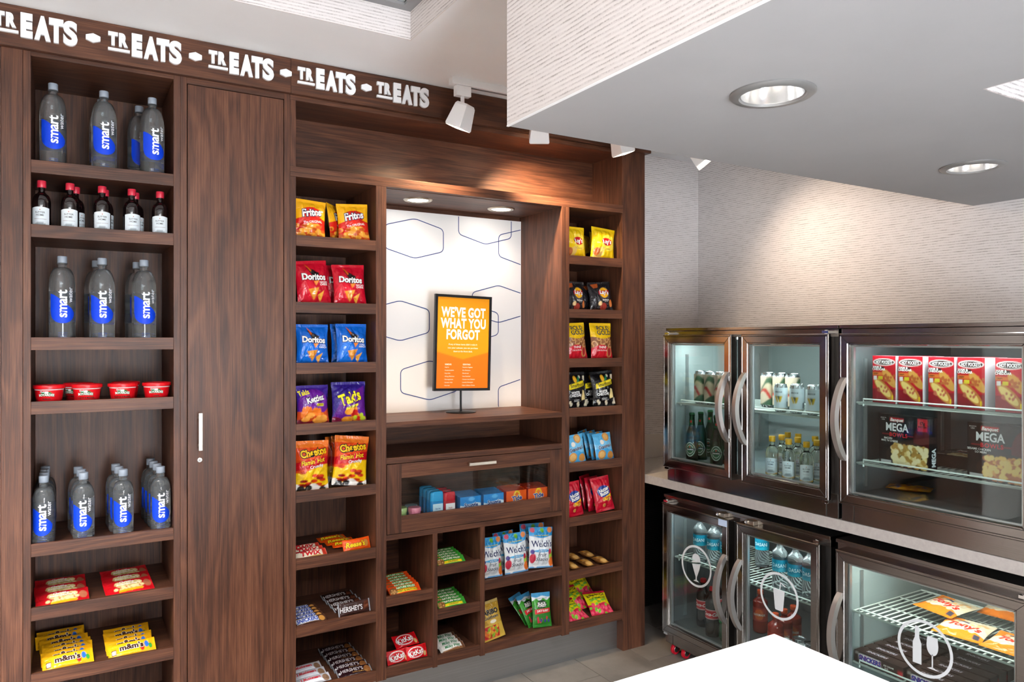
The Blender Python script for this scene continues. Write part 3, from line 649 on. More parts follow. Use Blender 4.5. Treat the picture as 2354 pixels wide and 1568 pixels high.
# ---------------------------------------------------------------- kinds of goods
class Kind:
    def __init__(s, name, cat, root=None, parts=()): s.name, s.cat, s.root, s.parts = name, cat, root, list(parts)
def place(k, label, loc, rot=(0, 0, 0), group=None, scale=1):
    o = link(k.name, k.root, None, loc, [R(a) for a in rot]); tag(o, label, k.cat, group)
    if scale != 1: o.scale = (scale,) * 3
    made = []
    for pn, me, par in k.parts:
        made.append(link(pn, me, o if par is None else made[par]))
        if 'lettering' in pn: made[-1]['kind'] = 'stuff'
    return o
def pillow(name, cat, w, h, d, A, texts=(), lr=False, n=(54, 68), seed=0, wr=.0052, seal=.07, flat=2.4, pinch=.06, back='#c9c9c9', mat=FOIL, creases=11):
    rg = random.Random(seed); ph = [rg.uniform(0, 6.28) for _ in range(6)]
    cr = [(rg.uniform(-.8, .8), rg.uniform(.12, .88), rg.uniform(0, math.pi), rg.uniform(.05, .13), rg.uniform(-1, 1) * wr) for _ in range(creases)]
    def shape(a, b):
        s, c = ((a + 1) / 2, 2 * b - 1) if lr else (b, a)
        e = np.clip(np.minimum(s, 1 - s) - seal, 0, None) / (.5 - seal); f = 1 - (1 - e) ** 2.3
        g = np.clip(1 - np.abs(c) ** flat, 0, 1) ** .72
        T = d / 2 * f * g
        W = wr * .8 * np.exp(-4.5 * e) * np.sin(c * 9 + ph[0]) + wr * .5 * np.exp(-3 * e) * np.sin(c * 17 + ph[1])
        for ca, cb, an, wd, am in cr:
            u = (a - ca) * math.cos(an) + (2 * b - 2 * cb) * math.sin(an); v = -(a - ca) * math.sin(an) + (2 * b - 2 * cb) * math.cos(an)
            W = W + am * np.exp(-(u / wd) ** 2 - (v / .75) ** 2)
        T = T + W * np.minimum(1, e * 6) * g + np.where(e <= 0, .0004 * np.sin(c * 46), 0) * g
        return np.clip(T, 0, None), f
    def F(x, z, lift):
        a, b = np.float64(x / (w / 2)), np.float64(z / h); T, f = shape(a, b)
        return (float(x if lr else x * (1 - pinch * f)), float(-T - lift), float(z if not lr else h / 2 + (z - h / 2) * (1 - pinch * f)))
    na, nb = n; gb, ga = np.meshgrid(np.linspace(0, 1, nb + 1), np.linspace(-1, 1, na + 1), indexing='ij'); a, b = ga.ravel(), gb.ravel(); T, f = shape(a, b)
    X = a * w / 2 * (1 if lr else (1 - pinch * f)); Z = b * h if not lr else h / 2 + (b - .5) * h * (1 - pinch * f)
    V = list(np.c_[X, -T, Z]); C = [smooth_art(A, a, b, 2 / na, 1 / nb)]
    Fc = [(j * (na + 1) + i, j * (na + 1) + i + 1, (j + 1) * (na + 1) + i + 1, (j + 1) * (na + 1) + i) for j in range(nb) for i in range(na)]
    mb_, nb2 = 10, 12; gb, ga = np.meshgrid(np.linspace(0, 1, nb2 + 1), np.linspace(-1, 1, mb_ + 1), indexing='ij'); a, b = ga.ravel(), gb.ravel(); T, f = shape(a, b); o = len(V)
    X = a * w / 2 * (1 if lr else (1 - pinch * f)); Z = b * h if not lr else h / 2 + (b - .5) * h * (1 - pinch * f); V += list(np.c_[X, T, Z]); C.append(np.tile(np.array(lin(back)), (len(a), 1)))
    Fc += [(o + j * (mb_ + 1) + i, o + (j + 1) * (mb_ + 1) + i, o + (j + 1) * (mb_ + 1) + i + 1, o + j * (mb_ + 1) + i + 1) for j in range(nb2) for i in range(mb_)]
    me = colored(name, V, Fc, np.concatenate(C), mat)
    tx = [(t[0], t[1] * w / 2, t[2] * h) + tuple(t[3:]) for t in texts]
    k = Kind(name, cat, me, [('lettering', lettering('lettering', tx, F), None)] if tx else []); k.w, k.h, k.d = w, h, d; return k
def carton(name, cat, w, h, d, A, texts=(), side='#888888', top='#888888', n=(32, 40), sidetexts=(), mat=CARD):
    na, nb = n; gb, ga = np.meshgrid(np.linspace(0, 1, nb + 1), np.linspace(-1, 1, na + 1), indexing='ij'); a, b = ga.ravel(), gb.ravel()
    V = list(np.c_[a * w / 2, np.full(len(a), -d / 2), b * h]); C = [smooth_art(A, a, b, 2 / na, 1 / nb)]
    Fc = [(j * (na + 1) + i, j * (na + 1) + i + 1, (j + 1) * (na + 1) + i + 1, (j + 1) * (na + 1) + i) for j in range(nb) for i in range(na)]
    def quad(p, c): o = len(V); V.extend(p); Fc.append((o, o + 1, o + 2, o + 3)); C.append(np.tile(np.array(lin(c)), (4, 1)))
    x, y = w / 2, d / 2
    quad([(x, -y, 0), (x, y, 0), (x, y, h), (x, -y, h)], side); quad([(-x, y, 0), (-x, -y, 0), (-x, -y, h), (-x, y, h)], side); quad([(x, y, 0), (-x, y, 0), (-x, y, h), (x, y, h)], side)
    quad([(-x, -y, h), (x, -y, h), (x, y, h), (-x, y, h)], top); quad([(-x, y, 0), (x, y, 0), (x, -y, 0), (-x, -y, 0)], side)
    me = colored(name, V, Fc, np.concatenate(C), mat, False)
    tx = [(t[0], t[1] * w / 2, t[2] * h) + tuple(t[3:]) for t in texts]
    parts = [('lettering', lettering('lettering', tx, lambda X, Z, l: (X, -d / 2 - l * .5, Z)), None)] if tx else []
    if sidetexts: parts.append(('side_lettering', lettering('side_lettering', [(t[0], t[1] * d / 2, t[2] * h) + tuple(t[3:]) for t in sidetexts], lambda X, Z, l: (w / 2 + l * .5, X, Z)), None))
    k = Kind(name, cat, me, parts); k.w, k.h, k.d = w, h, d; return k
def wrap(r): return lambda x, z, l: ((r + l) * math.sin(x / r), -(r + l) * math.cos(x / r), z)
def patch(name, r, x0, x1, z0, z1, A, n=(20, 16), mat=PAPERL, top=None, bot=None, lift=.0005):
    """printed sheet wrapped round a bottle of radius r, faces -y; top/bot: optional outline functions of a"""
    na, nb = n; V = []; AA = []; BB = []; W = wrap(r)
    for j in range(nb + 1):
        for i in range(na + 1):
            a = -1 + 2 * i / na; b = j / nb; zt = top(a) if top else z1; zb = bot(a) if bot else z0
            V.append(W(x0 + (x1 - x0) * (a + 1) / 2, zb + (zt - zb) * b, lift)); AA.append(a); BB.append(b)
    F = [(j * (na + 1) + i, j * (na + 1) + i + 1, (j + 1) * (na + 1) + i + 1, (j + 1) * (na + 1) + i) for j in range(nb) for i in range(na)]
    return colored(name, V, F, smooth_art(A, np.array(AA), np.array(BB), 2 / na, 1 / nb), mat)
def capm(r, z0, z1, mat, ridges=30, name='cap'):
    return MB().lathe([(r * .96, z0), (r, z0 + .001), (r, z1 - .002), (r * .93, z1)], ridges * 2, flute=lambda a, z: .022 * math.sin(a * ridges) if z < z1 - .0015 else 0).mesh(name, mat, True)
CAPC = plain('frosted_cap', '#8f99a6', .4); CAPRED = plain('red_cap', '#c92840', .35); CAPY = plain('yellow_cap', '#e6ae1e', .3); CAPO = plain('orange_cap', '#e2511f', .4); CAPCR = plain('cola_cap', '#c8202a', .35)
def water(name, h, r, zl, hl, tz, ts):
    zs = h - .115 * (h / .3)                     # start of shoulder
    prof = [(r * .55, .004), (r * .86, 0), (r * .97, .006), (r, .014), (r * .985, .05), (r, .06), (r, zs)]
    for i in range(1, 9): a = i / 8 * math.pi / 2; prof.append((.0138 + (r - .0138) * math.cos(a) ** .8 if i < 8 else .0138, zs + (h - .040 - zs) * math.sin(a)))
    prof += [(.0138, h - .028), (.0165, h - .027), (.0165, h - .024), (.013, h - .0235), (.013, h - .01)]
    body = MB().lathe(prof, 40).mesh('bottle_body', WATER, True)
    cw = r * 1.02
    bl = patch('blue_label', r, -cw, cw, 0, 0, art('#0a3fd0'), (24, 10), top=lambda a: zl + hl * (.46 - .30 * math.sin(a * 1.5) - .22 * max(0, a) ** 4), bot=lambda a: zl - hl * .5 * math.sqrt(max(0, 1 - a * a)) + hl * .03)
    tx = [('smart', -.004, tz, ts, '#eef2f6', dict(rot=90, b=.03, xs=.98, tr=.94)), ('water', .0235 * r / .0415, tz + ts * .95, ts * .5, '#dfe6ee', dict(rot=90, b=.01))]
    for i in range(3): tx.append(('pure electrolytes', 0, .030 - i * .007, .0028, '#2b55b8', dict(b=0)))
    return Kind(name, 'bottle', None, [('bottle_body', body, None), ('cap', capm(.0152, h - .0235, h, CAPC), None), ('label', bl, 0), ('lettering', lettering('lettering', tx, wrap(r + .0004)), 0),
        ('back_print', patch('back_print', r, math.pi * r * .55, math.pi * r * 1.35, zl - hl * .4, zl + hl * .9, art('#7f93ad', ('r', -1, 1, .0, .34, '#0d3bb0'), ('r', -.6, .6, .5, .7, '#d6dde6'))), 0)])
K_WATER_L = water('water_bottle', .302, .0415, .103, .084, .133, .033)
K_WATER_S = water('small_water_bottle', .238, .0345, .071, .078, .098, .031)
def minibottle(name, glass, capmat, band, inner):
    r, h = .0285, .172
    prof = [(r * .7, .003), (r * .93, 0), (r, .005), (r, .093)] + [(.0108 + (r - .0108) * math.cos(i / 7 * math.pi / 2) ** .9, .093 + .034 * math.sin(i / 7 * math.pi / 2)) for i in range(1, 7)] + [(.0105, .133), (.0102, .150), (.0125, .151), (.0125, .154), (.0102, .155), (.0102, .16)]
    body = MB().lathe(prof, 32).mesh('bottle_body', glass, True)
    lb = patch('label', r, -.030, .030, .006, .074, art('#dbe4ea', ('w', .06, 0, .05, 2.5, math.pi * 1.5, band), ('r', -.55, .55, .12, .2, '#8e979d'), ('r', -.35, .35, .2, .25, '#8e979d')), top=lambda a: .074 + .004 * (1 - a * a))
    tx = [('SUTTER', 0, .0590, .0062, '#2b2b2f', dict(b=.01)), ('HOME', 0, .0495, .0062, '#2b2b2f', dict(b=.01)), ('CABERNET SAUVIGNON' if inner == 'red' else 'PINOT GRIGIO', 0, .036, .0026, '#6a3b3b', dict(b=0)), ('o', 0, .0690, .0042, '#b5472b', dict(b=.08))]
    return Kind(name, 'wine bottle', None, [('bottle_body', body, None), ('screw_cap', capm(.0138, .148, h, capmat, 20, 'screw_cap'), None), ('label', lb, None), ('lettering', lettering('lettering', tx, wrap(r + .0004)), 2)])
K_WINE_R = minibottle('red_wine_bottle', DARKG, CAPRED, '#a02c3c', 'red')
K_WINE_W = minibottle('white_wine_bottle', WINEW, CAPY, '#e0a020', 'white')
def soup(flavour):
    prof = [(.036, 0), (.038, .002), (.0445, .052), (.0455, .056)]
    red = plain('red_cup', '#d8101c', .35)
    body = MB().lathe(prof, 40).mesh('cup', red, True)
    lid = MB().lathe([(.0462, .054), (.0492, .055), (.0498, .063), (.0485, .066), (.046, .0665), (.044, .064), (.01, .064)], 44).mesh('lid', red, True)
    rr = .0425
    def cone(x, z, l): r_ = .0366 + (.0445 - .0366) * z / .052 + l; return (r_ * math.sin(x / rr), -r_ * math.cos(x / rr), z)
    tx = [('BOYARDEE', 0, .034, .0085, '#f4f4ee', dict(b=.03, xs=.82, out='#1f6b35', ow=.10, arc=-3)), ('Chef', -.012, .0445, .005, '#ffffff', dict(b=.03, out='#1f6b35', ow=.1)), (flavour, 0, .020, .0058, '#17301c', dict(b=.02, xs=.85))]
    V = []; AA = []; BB = []
    for j in range(13):
        for i in range(17): a = -1 + i / 8; b = j / 12; V.append(cone(a * .030, .004 + b * .042, .0004)); AA.append(a); BB.append(b)
    F = [(j * 17 + i, j * 17 + i + 1, (j + 1) * 17 + i + 1, (j + 1) * 17 + i) for j in range(12) for i in range(16)]
    lab = colored('label', V, F, art('#d8101c', ('r', -.85, .85, .18, .52, '#f3d32a'), ('r', -.75, .75, 0, .2, '#dfe6cf'), ('e', 0, .72, .62, .30, '#1f6b35'), ('e', 0, .93, .18, .14, '#f6f2ea'))(np.array(AA), np.array(BB)), PAPERL)
    st = MB().lathe([(.0443, .0495), (.0447, .0525)], 40, cap=False).mesh('white_stripe', plain('white_print', '#e8e8e8', .4))
    return Kind('soup_cup', 'soup cup', None, [('cup', body, None), ('lid', lid, None), ('label', lab, 0), ('lettering', lettering('lettering', tx, lambda x, z, l: cone(x, z, l + .0006)), 0), ('stripe', st, 0)])
K_SOUP = [soup('Beefaroni'), soup('Spaghetti & Meatballs'), soup('Lasagna')]

B = pillow
WH, BK = '#f6f4f0', '#151316'
K_FRITOS = B('corn_chip_bag', 'chip bag', .135, .168, .05, art('#d32418', ('s', 3, 26, -.95, .95, .02, .36, .22, .055, '#eda336'), ('s', 5, 14, -.95, .95, .02, .34, .16, .04, '#c9581c'), ('W', .52, .02, .05, 2.2, 1.6, '#f6b317'), ('e', .05, .66, .66, .15, '#cf2016')),
    [('Fritos', .02, .67, .031, WH, dict(b=.05, rot=9, out='#22264f', ow=.09, sl=.15, xs=.86)), ('The ORIGINAL', .1, .43, .0095, WH, dict(b=.02, rot=8))], seed=1, back='#d8a21c')
def doritos(name, base, hi, flav, seed): return B(name, 'chip bag', .145, .185, .055, art(base, ('e', -.4, .25, .5, .3, hi), ('p', [(-.35, .86), (.42, .70), (.12, .48)], '#1a1212'), ('p', [(-.38, .93), (-.2, .86), (-.05, .76), (-.12, .73)], '#d9621c'), ('p', [(.0, .52), (.10, .41), (.55, .63), (.22, .52)], '#e2832a'),
        ('p', [(-.42, .34), (.28, .37), (-.06, .10)], '#dd9430'), ('p', [(.16, .20), (.6, .30), (.34, .05)], '#e8a93f'), ('s', seed, 14, -.3, .4, .14, .33, .03, .012, '#b5601c')),
    [('Doritos', .05, .62, .027, WH, dict(b=.055, out=BK, ow=.07, xs=.92, rot=-3)), (flav[0], .62, .485, .008, WH, dict(b=.03)), (flav[1], .62, .435, .008, WH, dict(b=.03))], seed=seed, back=base)
K_DOR_R = doritos('red_tortilla_chip_bag', '#c20f28', '#d01a30', ('NACHO', 'CHEESE'), 4)
K_DOR_B = doritos('blue_tortilla_chip_bag', '#0d5fc2', '#1470d8', ('COOL', 'RANCH'), 9)
K_TAKI_K = B('purple_chip_bag', 'chip bag', .135, .162, .05, art('#3a1f86', ('e', .0, .5, .95, .40, '#6a1f93'), ('w', .34, .05, .06, 6, 1, '#c9461c'), ('s', 12, 12, -.7, .8, .2, .4, .14, .10, '#ee7a24'), ('w', .12, 0, .03, 5, 0, '#7a1730'), ('s', 21, 8, -.5, .9, .06, .3, .26, .06, '#f0a040'), ('r', .15, .62, .47, .53, '#f2e21c')),
    [('Takis', -.60, .82, .021, '#f2e21c', dict(b=.04, rot=12, xs=.75)), ('Kettlez', .1, .66, .024, WH, dict(b=.05, rot=12, out=BK, ow=.06, xs=.8)), ('FUEGO', .38, .5, .007, BK, dict(rot=8))], seed=15, back='#3a1f86')
K_TAKI = B('indigo_chip_bag', 'chip bag', .145, .172, .05, art('#2d1b7c', ('p', [(-1, .12), (-.55, .55), (.9, .9), (1, .1)], '#5e1c86'), ('w', .16, .03, .03, 5, 0, '#7d1a3a'), ('s', 31, 8, -.2, .8, .06, .34, .26, .07, '#e6952c'), ('s', 33, 5, -.4, .7, .04, .3, .18, .05, '#c8201c'), ('s', 34, 4, -.3, .9, .04, .2, .12, .05, '#b7c92a'), ('p', [(-.25, .31), (.5, .41), (.52, .47), (-.22, .37)], '#f2e21c')),
    [('Takis', .0, .62, .046, '#f2e21c', dict(b=.05, rot=17, xs=.72, out='#1a1040', ow=.05)), ('FUEGO', .12, .39, .008, BK, dict(rot=8))], seed=22, back='#2d1b7c')
K_CHEETOS = B('cheese_puff_bag', 'chip bag', .145, .205, .055, art('#de4a1a', ('W', .86, .0, .0, 1, 0, '#ef7a28'), ('p', [(-1, .40), (1, .52), (1, .70), (-1, .56)], '#c5121e'), ('w', .44, .08, .02, 3, 0, '#f2c214'), ('s', 41, 9, -.9, .9, .06, .40, .20, .035, '#cf3a14'), ('s', 42, 7, -.9, .9, .04, .34, .22, .03, '#8c1410'), ('w', .10, 0, .04, 6, 1, '#ece6dd'), ('s', 44, 5, -.9, .9, .0, .1, .2, .05, '#2a2522')),
    [('Cheetos', .05, .77, .030, '#f6c81a', dict(b=.05, rot=9, out=BK, ow=.10, xs=.82)), ("Flamin' Hot", .0, .585, .019, '#f6d01a', dict(b=.03, rot=9, sl=.2, xs=.85, out='#8c0d14', ow=.05)), ('Crunchy', .2, .49, .013, WH, dict(b=.02, rot=9, sl=.15, out='#8c0d14', ow=.05))], seed=27, back='#de4a1a')
K_LAYS = B('potato_chip_bag', 'chip bag', .145, .172, .05, art('#f3cb10', ('e', .35, .53, .62, .25, '#f8dc4a'), ('e', .18, .55, .46, .125, '#c51f22'), ('e', -.45, .14, .5, .17, '#e8c067', 20, '#e8c067'), ('e', -.62, .22, .28, .12, '#b3602a')),
    [("Lay's", .18, .555, .022, WH, dict(b=.05, rot=4, out='#8e1418', ow=.05)), ('Classic', .22, .34, .010, '#6b4a12', dict(b=0))], seed=31, back='#f3cb10')
K_LAYS_B = B('barbecue_chip_bag', 'chip bag', .145, .165, .05, art('#201e22', ('e', .25, .58, .50, .24, '#3a383e'), ('e', .22, .62, .42, .175, '#f2b31a'), ('p', [(-.28, .56), (.72, .60), (.72, .70), (-.28, .68)], '#c51f22'), ('p', [(-.75, .92), (-.1, .95), (-.25, .80), (-.6, .78)], '#b35526'), ('e', .1, .16, .30, .12, '#a33b30'), ('e', -.2, .27, .16, .07, '#e6c58c'), ('e', .8, .26, .16, .12, '#d77c3c')),
    [("Lay's", .22, .635, .023, WH, dict(b=.05, rot=-6, out='#8e1418', ow=.05)), ('Barbecue', .3, .38, .0085, WH, dict(b=.02)), ('Flavored', .34, .33, .005, WH, dict(b=0))], seed=33, back='#201e22')
K_ROLD = B('pretzel_bag', 'pretzel bag', .14, .2, .05, art('#8c5836', *[('e', math.sin(i * 2.4) * .8, .48 + .12 * math.sin(i * 1.7), .17, .07, '#d8a468') for i in range(14)], *[('e', math.sin(i * 2.4) * .8, .48 + .12 * math.sin(i * 1.7), .11, .043, '#9a6440') for i in range(14)], ('w', .36, 0, .05, 3.0, 2.2, '#cf1d2c'), ('W', .60, .0, .03, 3, 4.7, '#f3c512'), ('e', .62, .22, .26, .15, '#c78a52'), ('e', .62, .22, .19, .11, '#b02a30')),
    [('ROLD', .15, .865, .023, '#1c2340', dict(b=.02, out='#f7df70', ow=.02)), ('GOLD', .15, .735, .025, '#1c2340', dict(b=.02, out='#f7df70', ow=.02)), ('THINS', -.12, .345, .013, WH, dict(b=.02)), ('ORIGINAL', -.12, .262, .0085, WH, dict(tr=1.3, b=.01))], seed=36, back='#cf1d2c')
K_SMART = B('black_popcorn_bag', 'popcorn bag', .14, .19, .05, art('#121114', ('s', 51, 9, -.95, .95, .02, .22, .11, .045, '#e9dcc0'), ('s', 52, 5, -.9, .95, .78, .95, .10, .04, '#e9dcc0'), ('e', -.05, .80, .16, .10, '#eeb32a'), ('e', .2, .76, .24, .05, '#1f7a4a', 30, '#1f7a4a'), ('p', [(-.75, .52), (.82, .62), (.80, .76), (-.72, .66)], '#f2da1a'), ('p', [(.42, .22), (.84, .24), (.76, .47), (.52, .50)], '#f0d794')),
    [('Smartfood', .05, .645, .019, BK, dict(b=.02, rot=6, xs=.82, sl=.1)), ('WHITE', -.22, .44, .0135, WH, dict(b=.04, xs=.85)), ('CHEDDAR', -.18, .365, .0135, WH, dict(b=.04, xs=.85)), ('AIR POPPED', -.1, .24, .005, WH, dict(b=.01)), ('POPCORN', -.1, .205, .005, WH, dict(b=.01))], seed=39, back='#121114')
K_GRAN = B('cookie_bag', 'cookie bag', .115, .128, .022, art('#58b0e0', ('w', .70, .1, .06, 3, 0, '#7cc6ec'), ('w', .42, -.05, .05, 4, 2, '#4ba6dc'), ('e', .35, .84, .36, .16, '#cf9148'), ('e', .35, .84, .25, .11, '#e0ab62'), ('e', -.35, .2, .42, .17, '#cf9148'), ('e', -.35, .2, .30, .12, '#e4b36c'), ('e', .62, .15, .34, .14, '#c88a42'), ('e', -.2, .66, .22, .09, '#f3ece2')),
    [("Grandma's", .06, .50, .017, '#241a3c', dict(b=.03, rot=7, xs=.85, sl=.1, out='#eef6fb', ow=.05))], seed=44, back='#4a94be', wr=.0012)
K_NUT = B('peanut_cookie_bag', 'cookie bag', .115, .178, .045, art('#c3132c', ('s', 61, 10, -.8, .8, .05, .92, .15, .05, '#d39a52'), ('s', 61, 10, -.8, .8, .05, .92, .09, .03, '#b97b38'), ('e', .05, .57, .72, .17, '#1f3f8f'), ('p', [(-.05, .30), (.75, .38), (.75, .48), (-.05, .40)], '#f2d21c')),
    [('Nutter', .05, .625, .019, WH, dict(b=.04, rot=12, out='#14265c', ow=.05, xs=.9)), ('Butter', .08, .525, .019, WH, dict(b=.04, rot=12, out='#14265c', ow=.05, xs=.9)), ('Bites', .36, .39, .013, '#c3132c', dict(b=.03, rot=10))], seed=47, back='#a31026')
K_WELCH = B('fruit_snack_bag', 'fruit snack bag', .135, .195, .045, art('#e8eef3', ('W', .76, 0, .03, 3, 4.7, '#2d97d6'), ('r', -1, 1, .0, .03, '#2d97d6'), ('e', -.0, .42, .7, .035, '#3aa6de'), ('e', -.75, .24, .24, .12, '#c6324a'), ('e', .8, .30, .18, .11, '#9ac43a'), ('e', .85, .15, .2, .12, '#e0722e'), ('e', .7, .40, .15, .07, '#c0304a'), ('e', -.8, .40, .15, .06, '#4a3f8c'), ('e', .1, .92, .16, .06, '#6fb83c'), ('e', .75, .93, .2, .07, '#e08a4a'), ('e', -.7, .93, .2, .06, '#d0506a'), ('e', -.45, .1, .22, .09, '#f6f6f6')),
    [("Welch's", .0, .60, .031, '#1b2a5c', dict(b=.02, xs=.86)), ('Fruit', .0, .33, .019, '#26304a', dict(b=0, sl=.25)), ('Snacks', .02, .22, .019, '#26304a', dict(b=0, sl=.25)), ('Fruit is our 1st Ingredient!', 0, .80, .006, '#f4e23a', dict(b=.02)), ('MIXED FRUIT', 0, .42, .006, WH, dict(b=.02))], seed=52, back='#2d97d6')
K_BFOR = B('green_gummy_bag', 'gummy bag', .10, .155, .022, art('#3f9c2e', ('W', .80, 0, .03, 8, 0, '#e8f0f4'), ('W', .88, 0, .02, 5, 1, '#4aa3d8'), ('w', .60, .0, .05, 14, 0, '#2b7a26'), ('e', 0, .66, .55, .125, '#17371c'), ('p', [(-.8, .38), (.9, .42), (.9, .54), (-.8, .52)], '#c9202c'), ('s', 71, 6, -.5, .7, .14, .26, .10, .05, '#c4304a'), ('s', 72, 3, -.2, .7, .14, .24, .10, .05, '#3f3f8c')),
    [('BLACK', 0, .69, .0105, WH, dict(b=.04)), ('FOREST', 0, .62, .0105, WH, dict(b=.04)), ('JUICY BURST', .05, .475, .0095, WH, dict(b=.03, xs=.85)), ('MADE WITH FRUIT JUICE', 0, .83, .004, '#2a4a2a', dict())], seed=55, back='#2b7a26', wr=.001)
K_HARI = B('gold_gummy_bag', 'gummy bag', .125, .175, .03, art('#b98f2c', ('W', .93, 0, 0, 1, 0, '#e0c272'), ('e', .2, .55, .8, .2, '#cda544'), ('r', -1, 1, .0, .40, '#d6b14a'), ('r', -.92, .5, .04, .36, '#c22a2c'), ('s', 81, 12, -.85, .4, .08, .32, .13, .05, '#e8b13a'), ('s', 82, 7, -.85, .4, .08, .32, .12, .05, '#8fb83a'), ('s', 83, 6, -.85, .4, .08, .32, .12, .05, '#e87838'), ('e', .05, .46, .3, .045, '#eee6d2')),
    [('HARIBO', -.15, .72, .022, BK, dict(b=.06, out='#f2ead0', ow=.03)), ('Goldbears', -.05, .585, .015, BK, dict(b=.02, out='#f2ead0', ow=.03))], seed=58, back='#b98f2c', wr=.001)
bar = lambda *a, **k: B(*a, lr=True, **{**dict(n=(64, 26), seal=.045, flat=5, pinch=.03, wr=.0009, creases=4), **k})
K_MM = bar('candy_packet', 'candy packet', .135, .05, .018, art('#eead16', ('e', .62, .55, .10, .24, '#2f6fc8'), ('e', .42, .3, .09, .2, '#c42a22'), ('e', .78, .4, .08, .2, '#3c9a3a'), ('r', -.86, -.66, .15, .55, '#4a3426'), ('r', -.83, -.69, .22, .48, '#f2ece0')), [("m&m's", -.02, .55, .019, '#3e2016', dict(b=.06, out='#f7f1e2', ow=.06, xs=.95))], back='#d79a12', seed=60)
K_POP = bar('popcorn_packet', 'popcorn packet', .15, .085, .012, art('#bf131d', ('s', 91, 40, -.65, .55, .18, .72, .09, .10, '#e9d59a'), ('s', 92, 20, -.6, .5, .2, .68, .05, .06, '#cbb070'), ('p', [(-.45, .06), (.55, .12), (.55, .26), (-.45, .20)], '#f0a81c'), ('e', .78, .5, .16, .25, '#b0684a')), [('Orville', -.05, .74, .012, WH, dict(b=.02, sl=.1)), ("Redenbacher's", -.0, .585, .009, WH, dict(b=.02))], back='#a01018', seed=61)
K_TWIX = bar('caramel_bar', 'candy bar', .125, .034, .014, art('#e9dcc4', ('W', .80, 0, .04, 3, 0, '#a3121c'), ('r', .72, 1, 0, 1, '#c23a28'), ('w', .12, 0, .05, 4, 0, '#c79a4c')), [('TWIX', .02, .48, .019, '#c4141e', dict(b=.06, sl=.15, xs=1.1))], back='#a3121c', seed=62)
K_REESE = bar('peanut_butter_cup_pack', 'candy pack', .118, .046, .014, art('#e85410', ('e', .66, .5, .2, .3, '#c88a3c')), [("Reese's", -.12, .52, .020, '#f6d21a', dict(b=.05, sl=.2, out='#5a2a12', ow=.05))], back='#c2420c', seed=63)
K_SNICK = bar('peanut_bar', 'candy bar', .122, .034, .018, art('#4d2f22', ('p', [(-.86, .2), (.5, .2), (.42, .82), (-.9, .82)], '#e7e8ee'), ('e', .72, .45, .2, .34, '#c98f45')), [('SNICKERS', -.2, .5, .0165, '#1d3f9c', dict(b=.05, sl=.15, xs=.8, out='#ffffff', ow=.03))], back='#3a2218', seed=64)
K_HERSH = bar('chocolate_bar', 'chocolate bar', .142, .052, .012, art('#38201c', ('r', -1, -.93, 0, 1, '#aab0b8'), ('r', .93, 1, 0, 1, '#aab0b8'), ('p', [(.5, .2), (.9, .3), (.9, .9), (.62, .85)], '#5c3020'), ('p', [(.58, .35), (.86, .42), (.86, .62), (.58, .55)], '#7a4630')), [("HERSHEY'S", -.2, .48, .021, '#d9d6d8', dict(b=.03, xs=.72))], back='#2a1714', seed=65)
K_HALM = bar('almond_chocolate_bar', 'chocolate bar', .142, .052, .012, art('#2a1418', ('r', -1, -.94, 0, 1, '#8d9096'), ('r', .94, 1, 0, 1, '#8d9096'), ('e', .76, .45, .2, .4, '#8c5a30'), ('e', -.84, .4, .06, .14, '#c9c6c8')), [("HERSHEY'S", -.12, .56, .019, '#b9b4b6', dict(b=.02, xs=.74)), ('WITH ALMONDS', .3, .22, .006, '#b58a4a', dict())], back='#1e0f12', seed=66)
K_MUSK = bar('nougat_bar', 'candy bar', .128, .036, .018, art('#b6b6bc', ('p', [(-.9, .1), (.6, .1), (.5, .4), (-.9, .4)], '#dfe2ea'), ('e', .74, .4, .2, .4, '#8a6a52')), [('3 Musketeers', -.12, .58, .012, '#b3202c', dict(b=.05, sl=.15, xs=.8, out='#f2f2f6', ow=.05))], back='#9a9aa2', seed=67)
K_KIT = bar('wafer_bar', 'wafer bar', .11, .062, .014, art('#cb1019', ('e', -.08, .5, .74, .40, '#f0e9e6'), ('e', -.08, .5, .66, .345, '#cb1019'), ('e', .78, .28, .14, .18, '#d9ae72')), [('KitKat', -.08, .5, .025, WH, dict(b=.03, rot=8, xs=.82, out='#8e0a10', ow=.04))], back='#a80d14', seed=68)
K_MILKY = bar('malt_bar', 'candy bar', .12, .034, .017, art('#e6e2da', ('w', .25, 0, .06, 3, 0, '#8a5f3e'), ('r', .78, 1, 0, 1, '#6b452e'), ('r', -1, -.84, 0, 1, '#c9c6c0')), [('Milky Way', .02, .58, .0145, '#276e3c', dict(b=.04, sl=.2, xs=.85, out='#ffffff', ow=.05))], back='#7a5238', seed=69)
def granola(name, base, hi, txt, seed): return bar(name, 'granola bar', .135, .042, .016, art(base, ('p', [(-.55, .15), (.75, .15), (.75, .42), (-.55, .42)], '#f0d21c'), ('e', -.74, .42, .24, .4, '#8d5a30'), ('s', seed, 8, -.9, -.55, .15, .7, .05, .1, '#c9995c'), ('r', -.5, .7, .5, .86, hi)), [('NATURE VALLEY', .1, .67, .0095, '#f4f0d8', dict(b=.03, xs=.85)), (txt, .1, .29, .0075, '#1f4a22', dict(b=.02))], back=base, seed=seed)
K_GRO = granola('orange_granola_bar', '#e04a16', '#2f8f3a', 'SWEET & SALTY NUT', 70); K_GRG = granola('green_granola_bar', '#3c9c34', '#2a7a2c', 'CRUNCHY', 71)
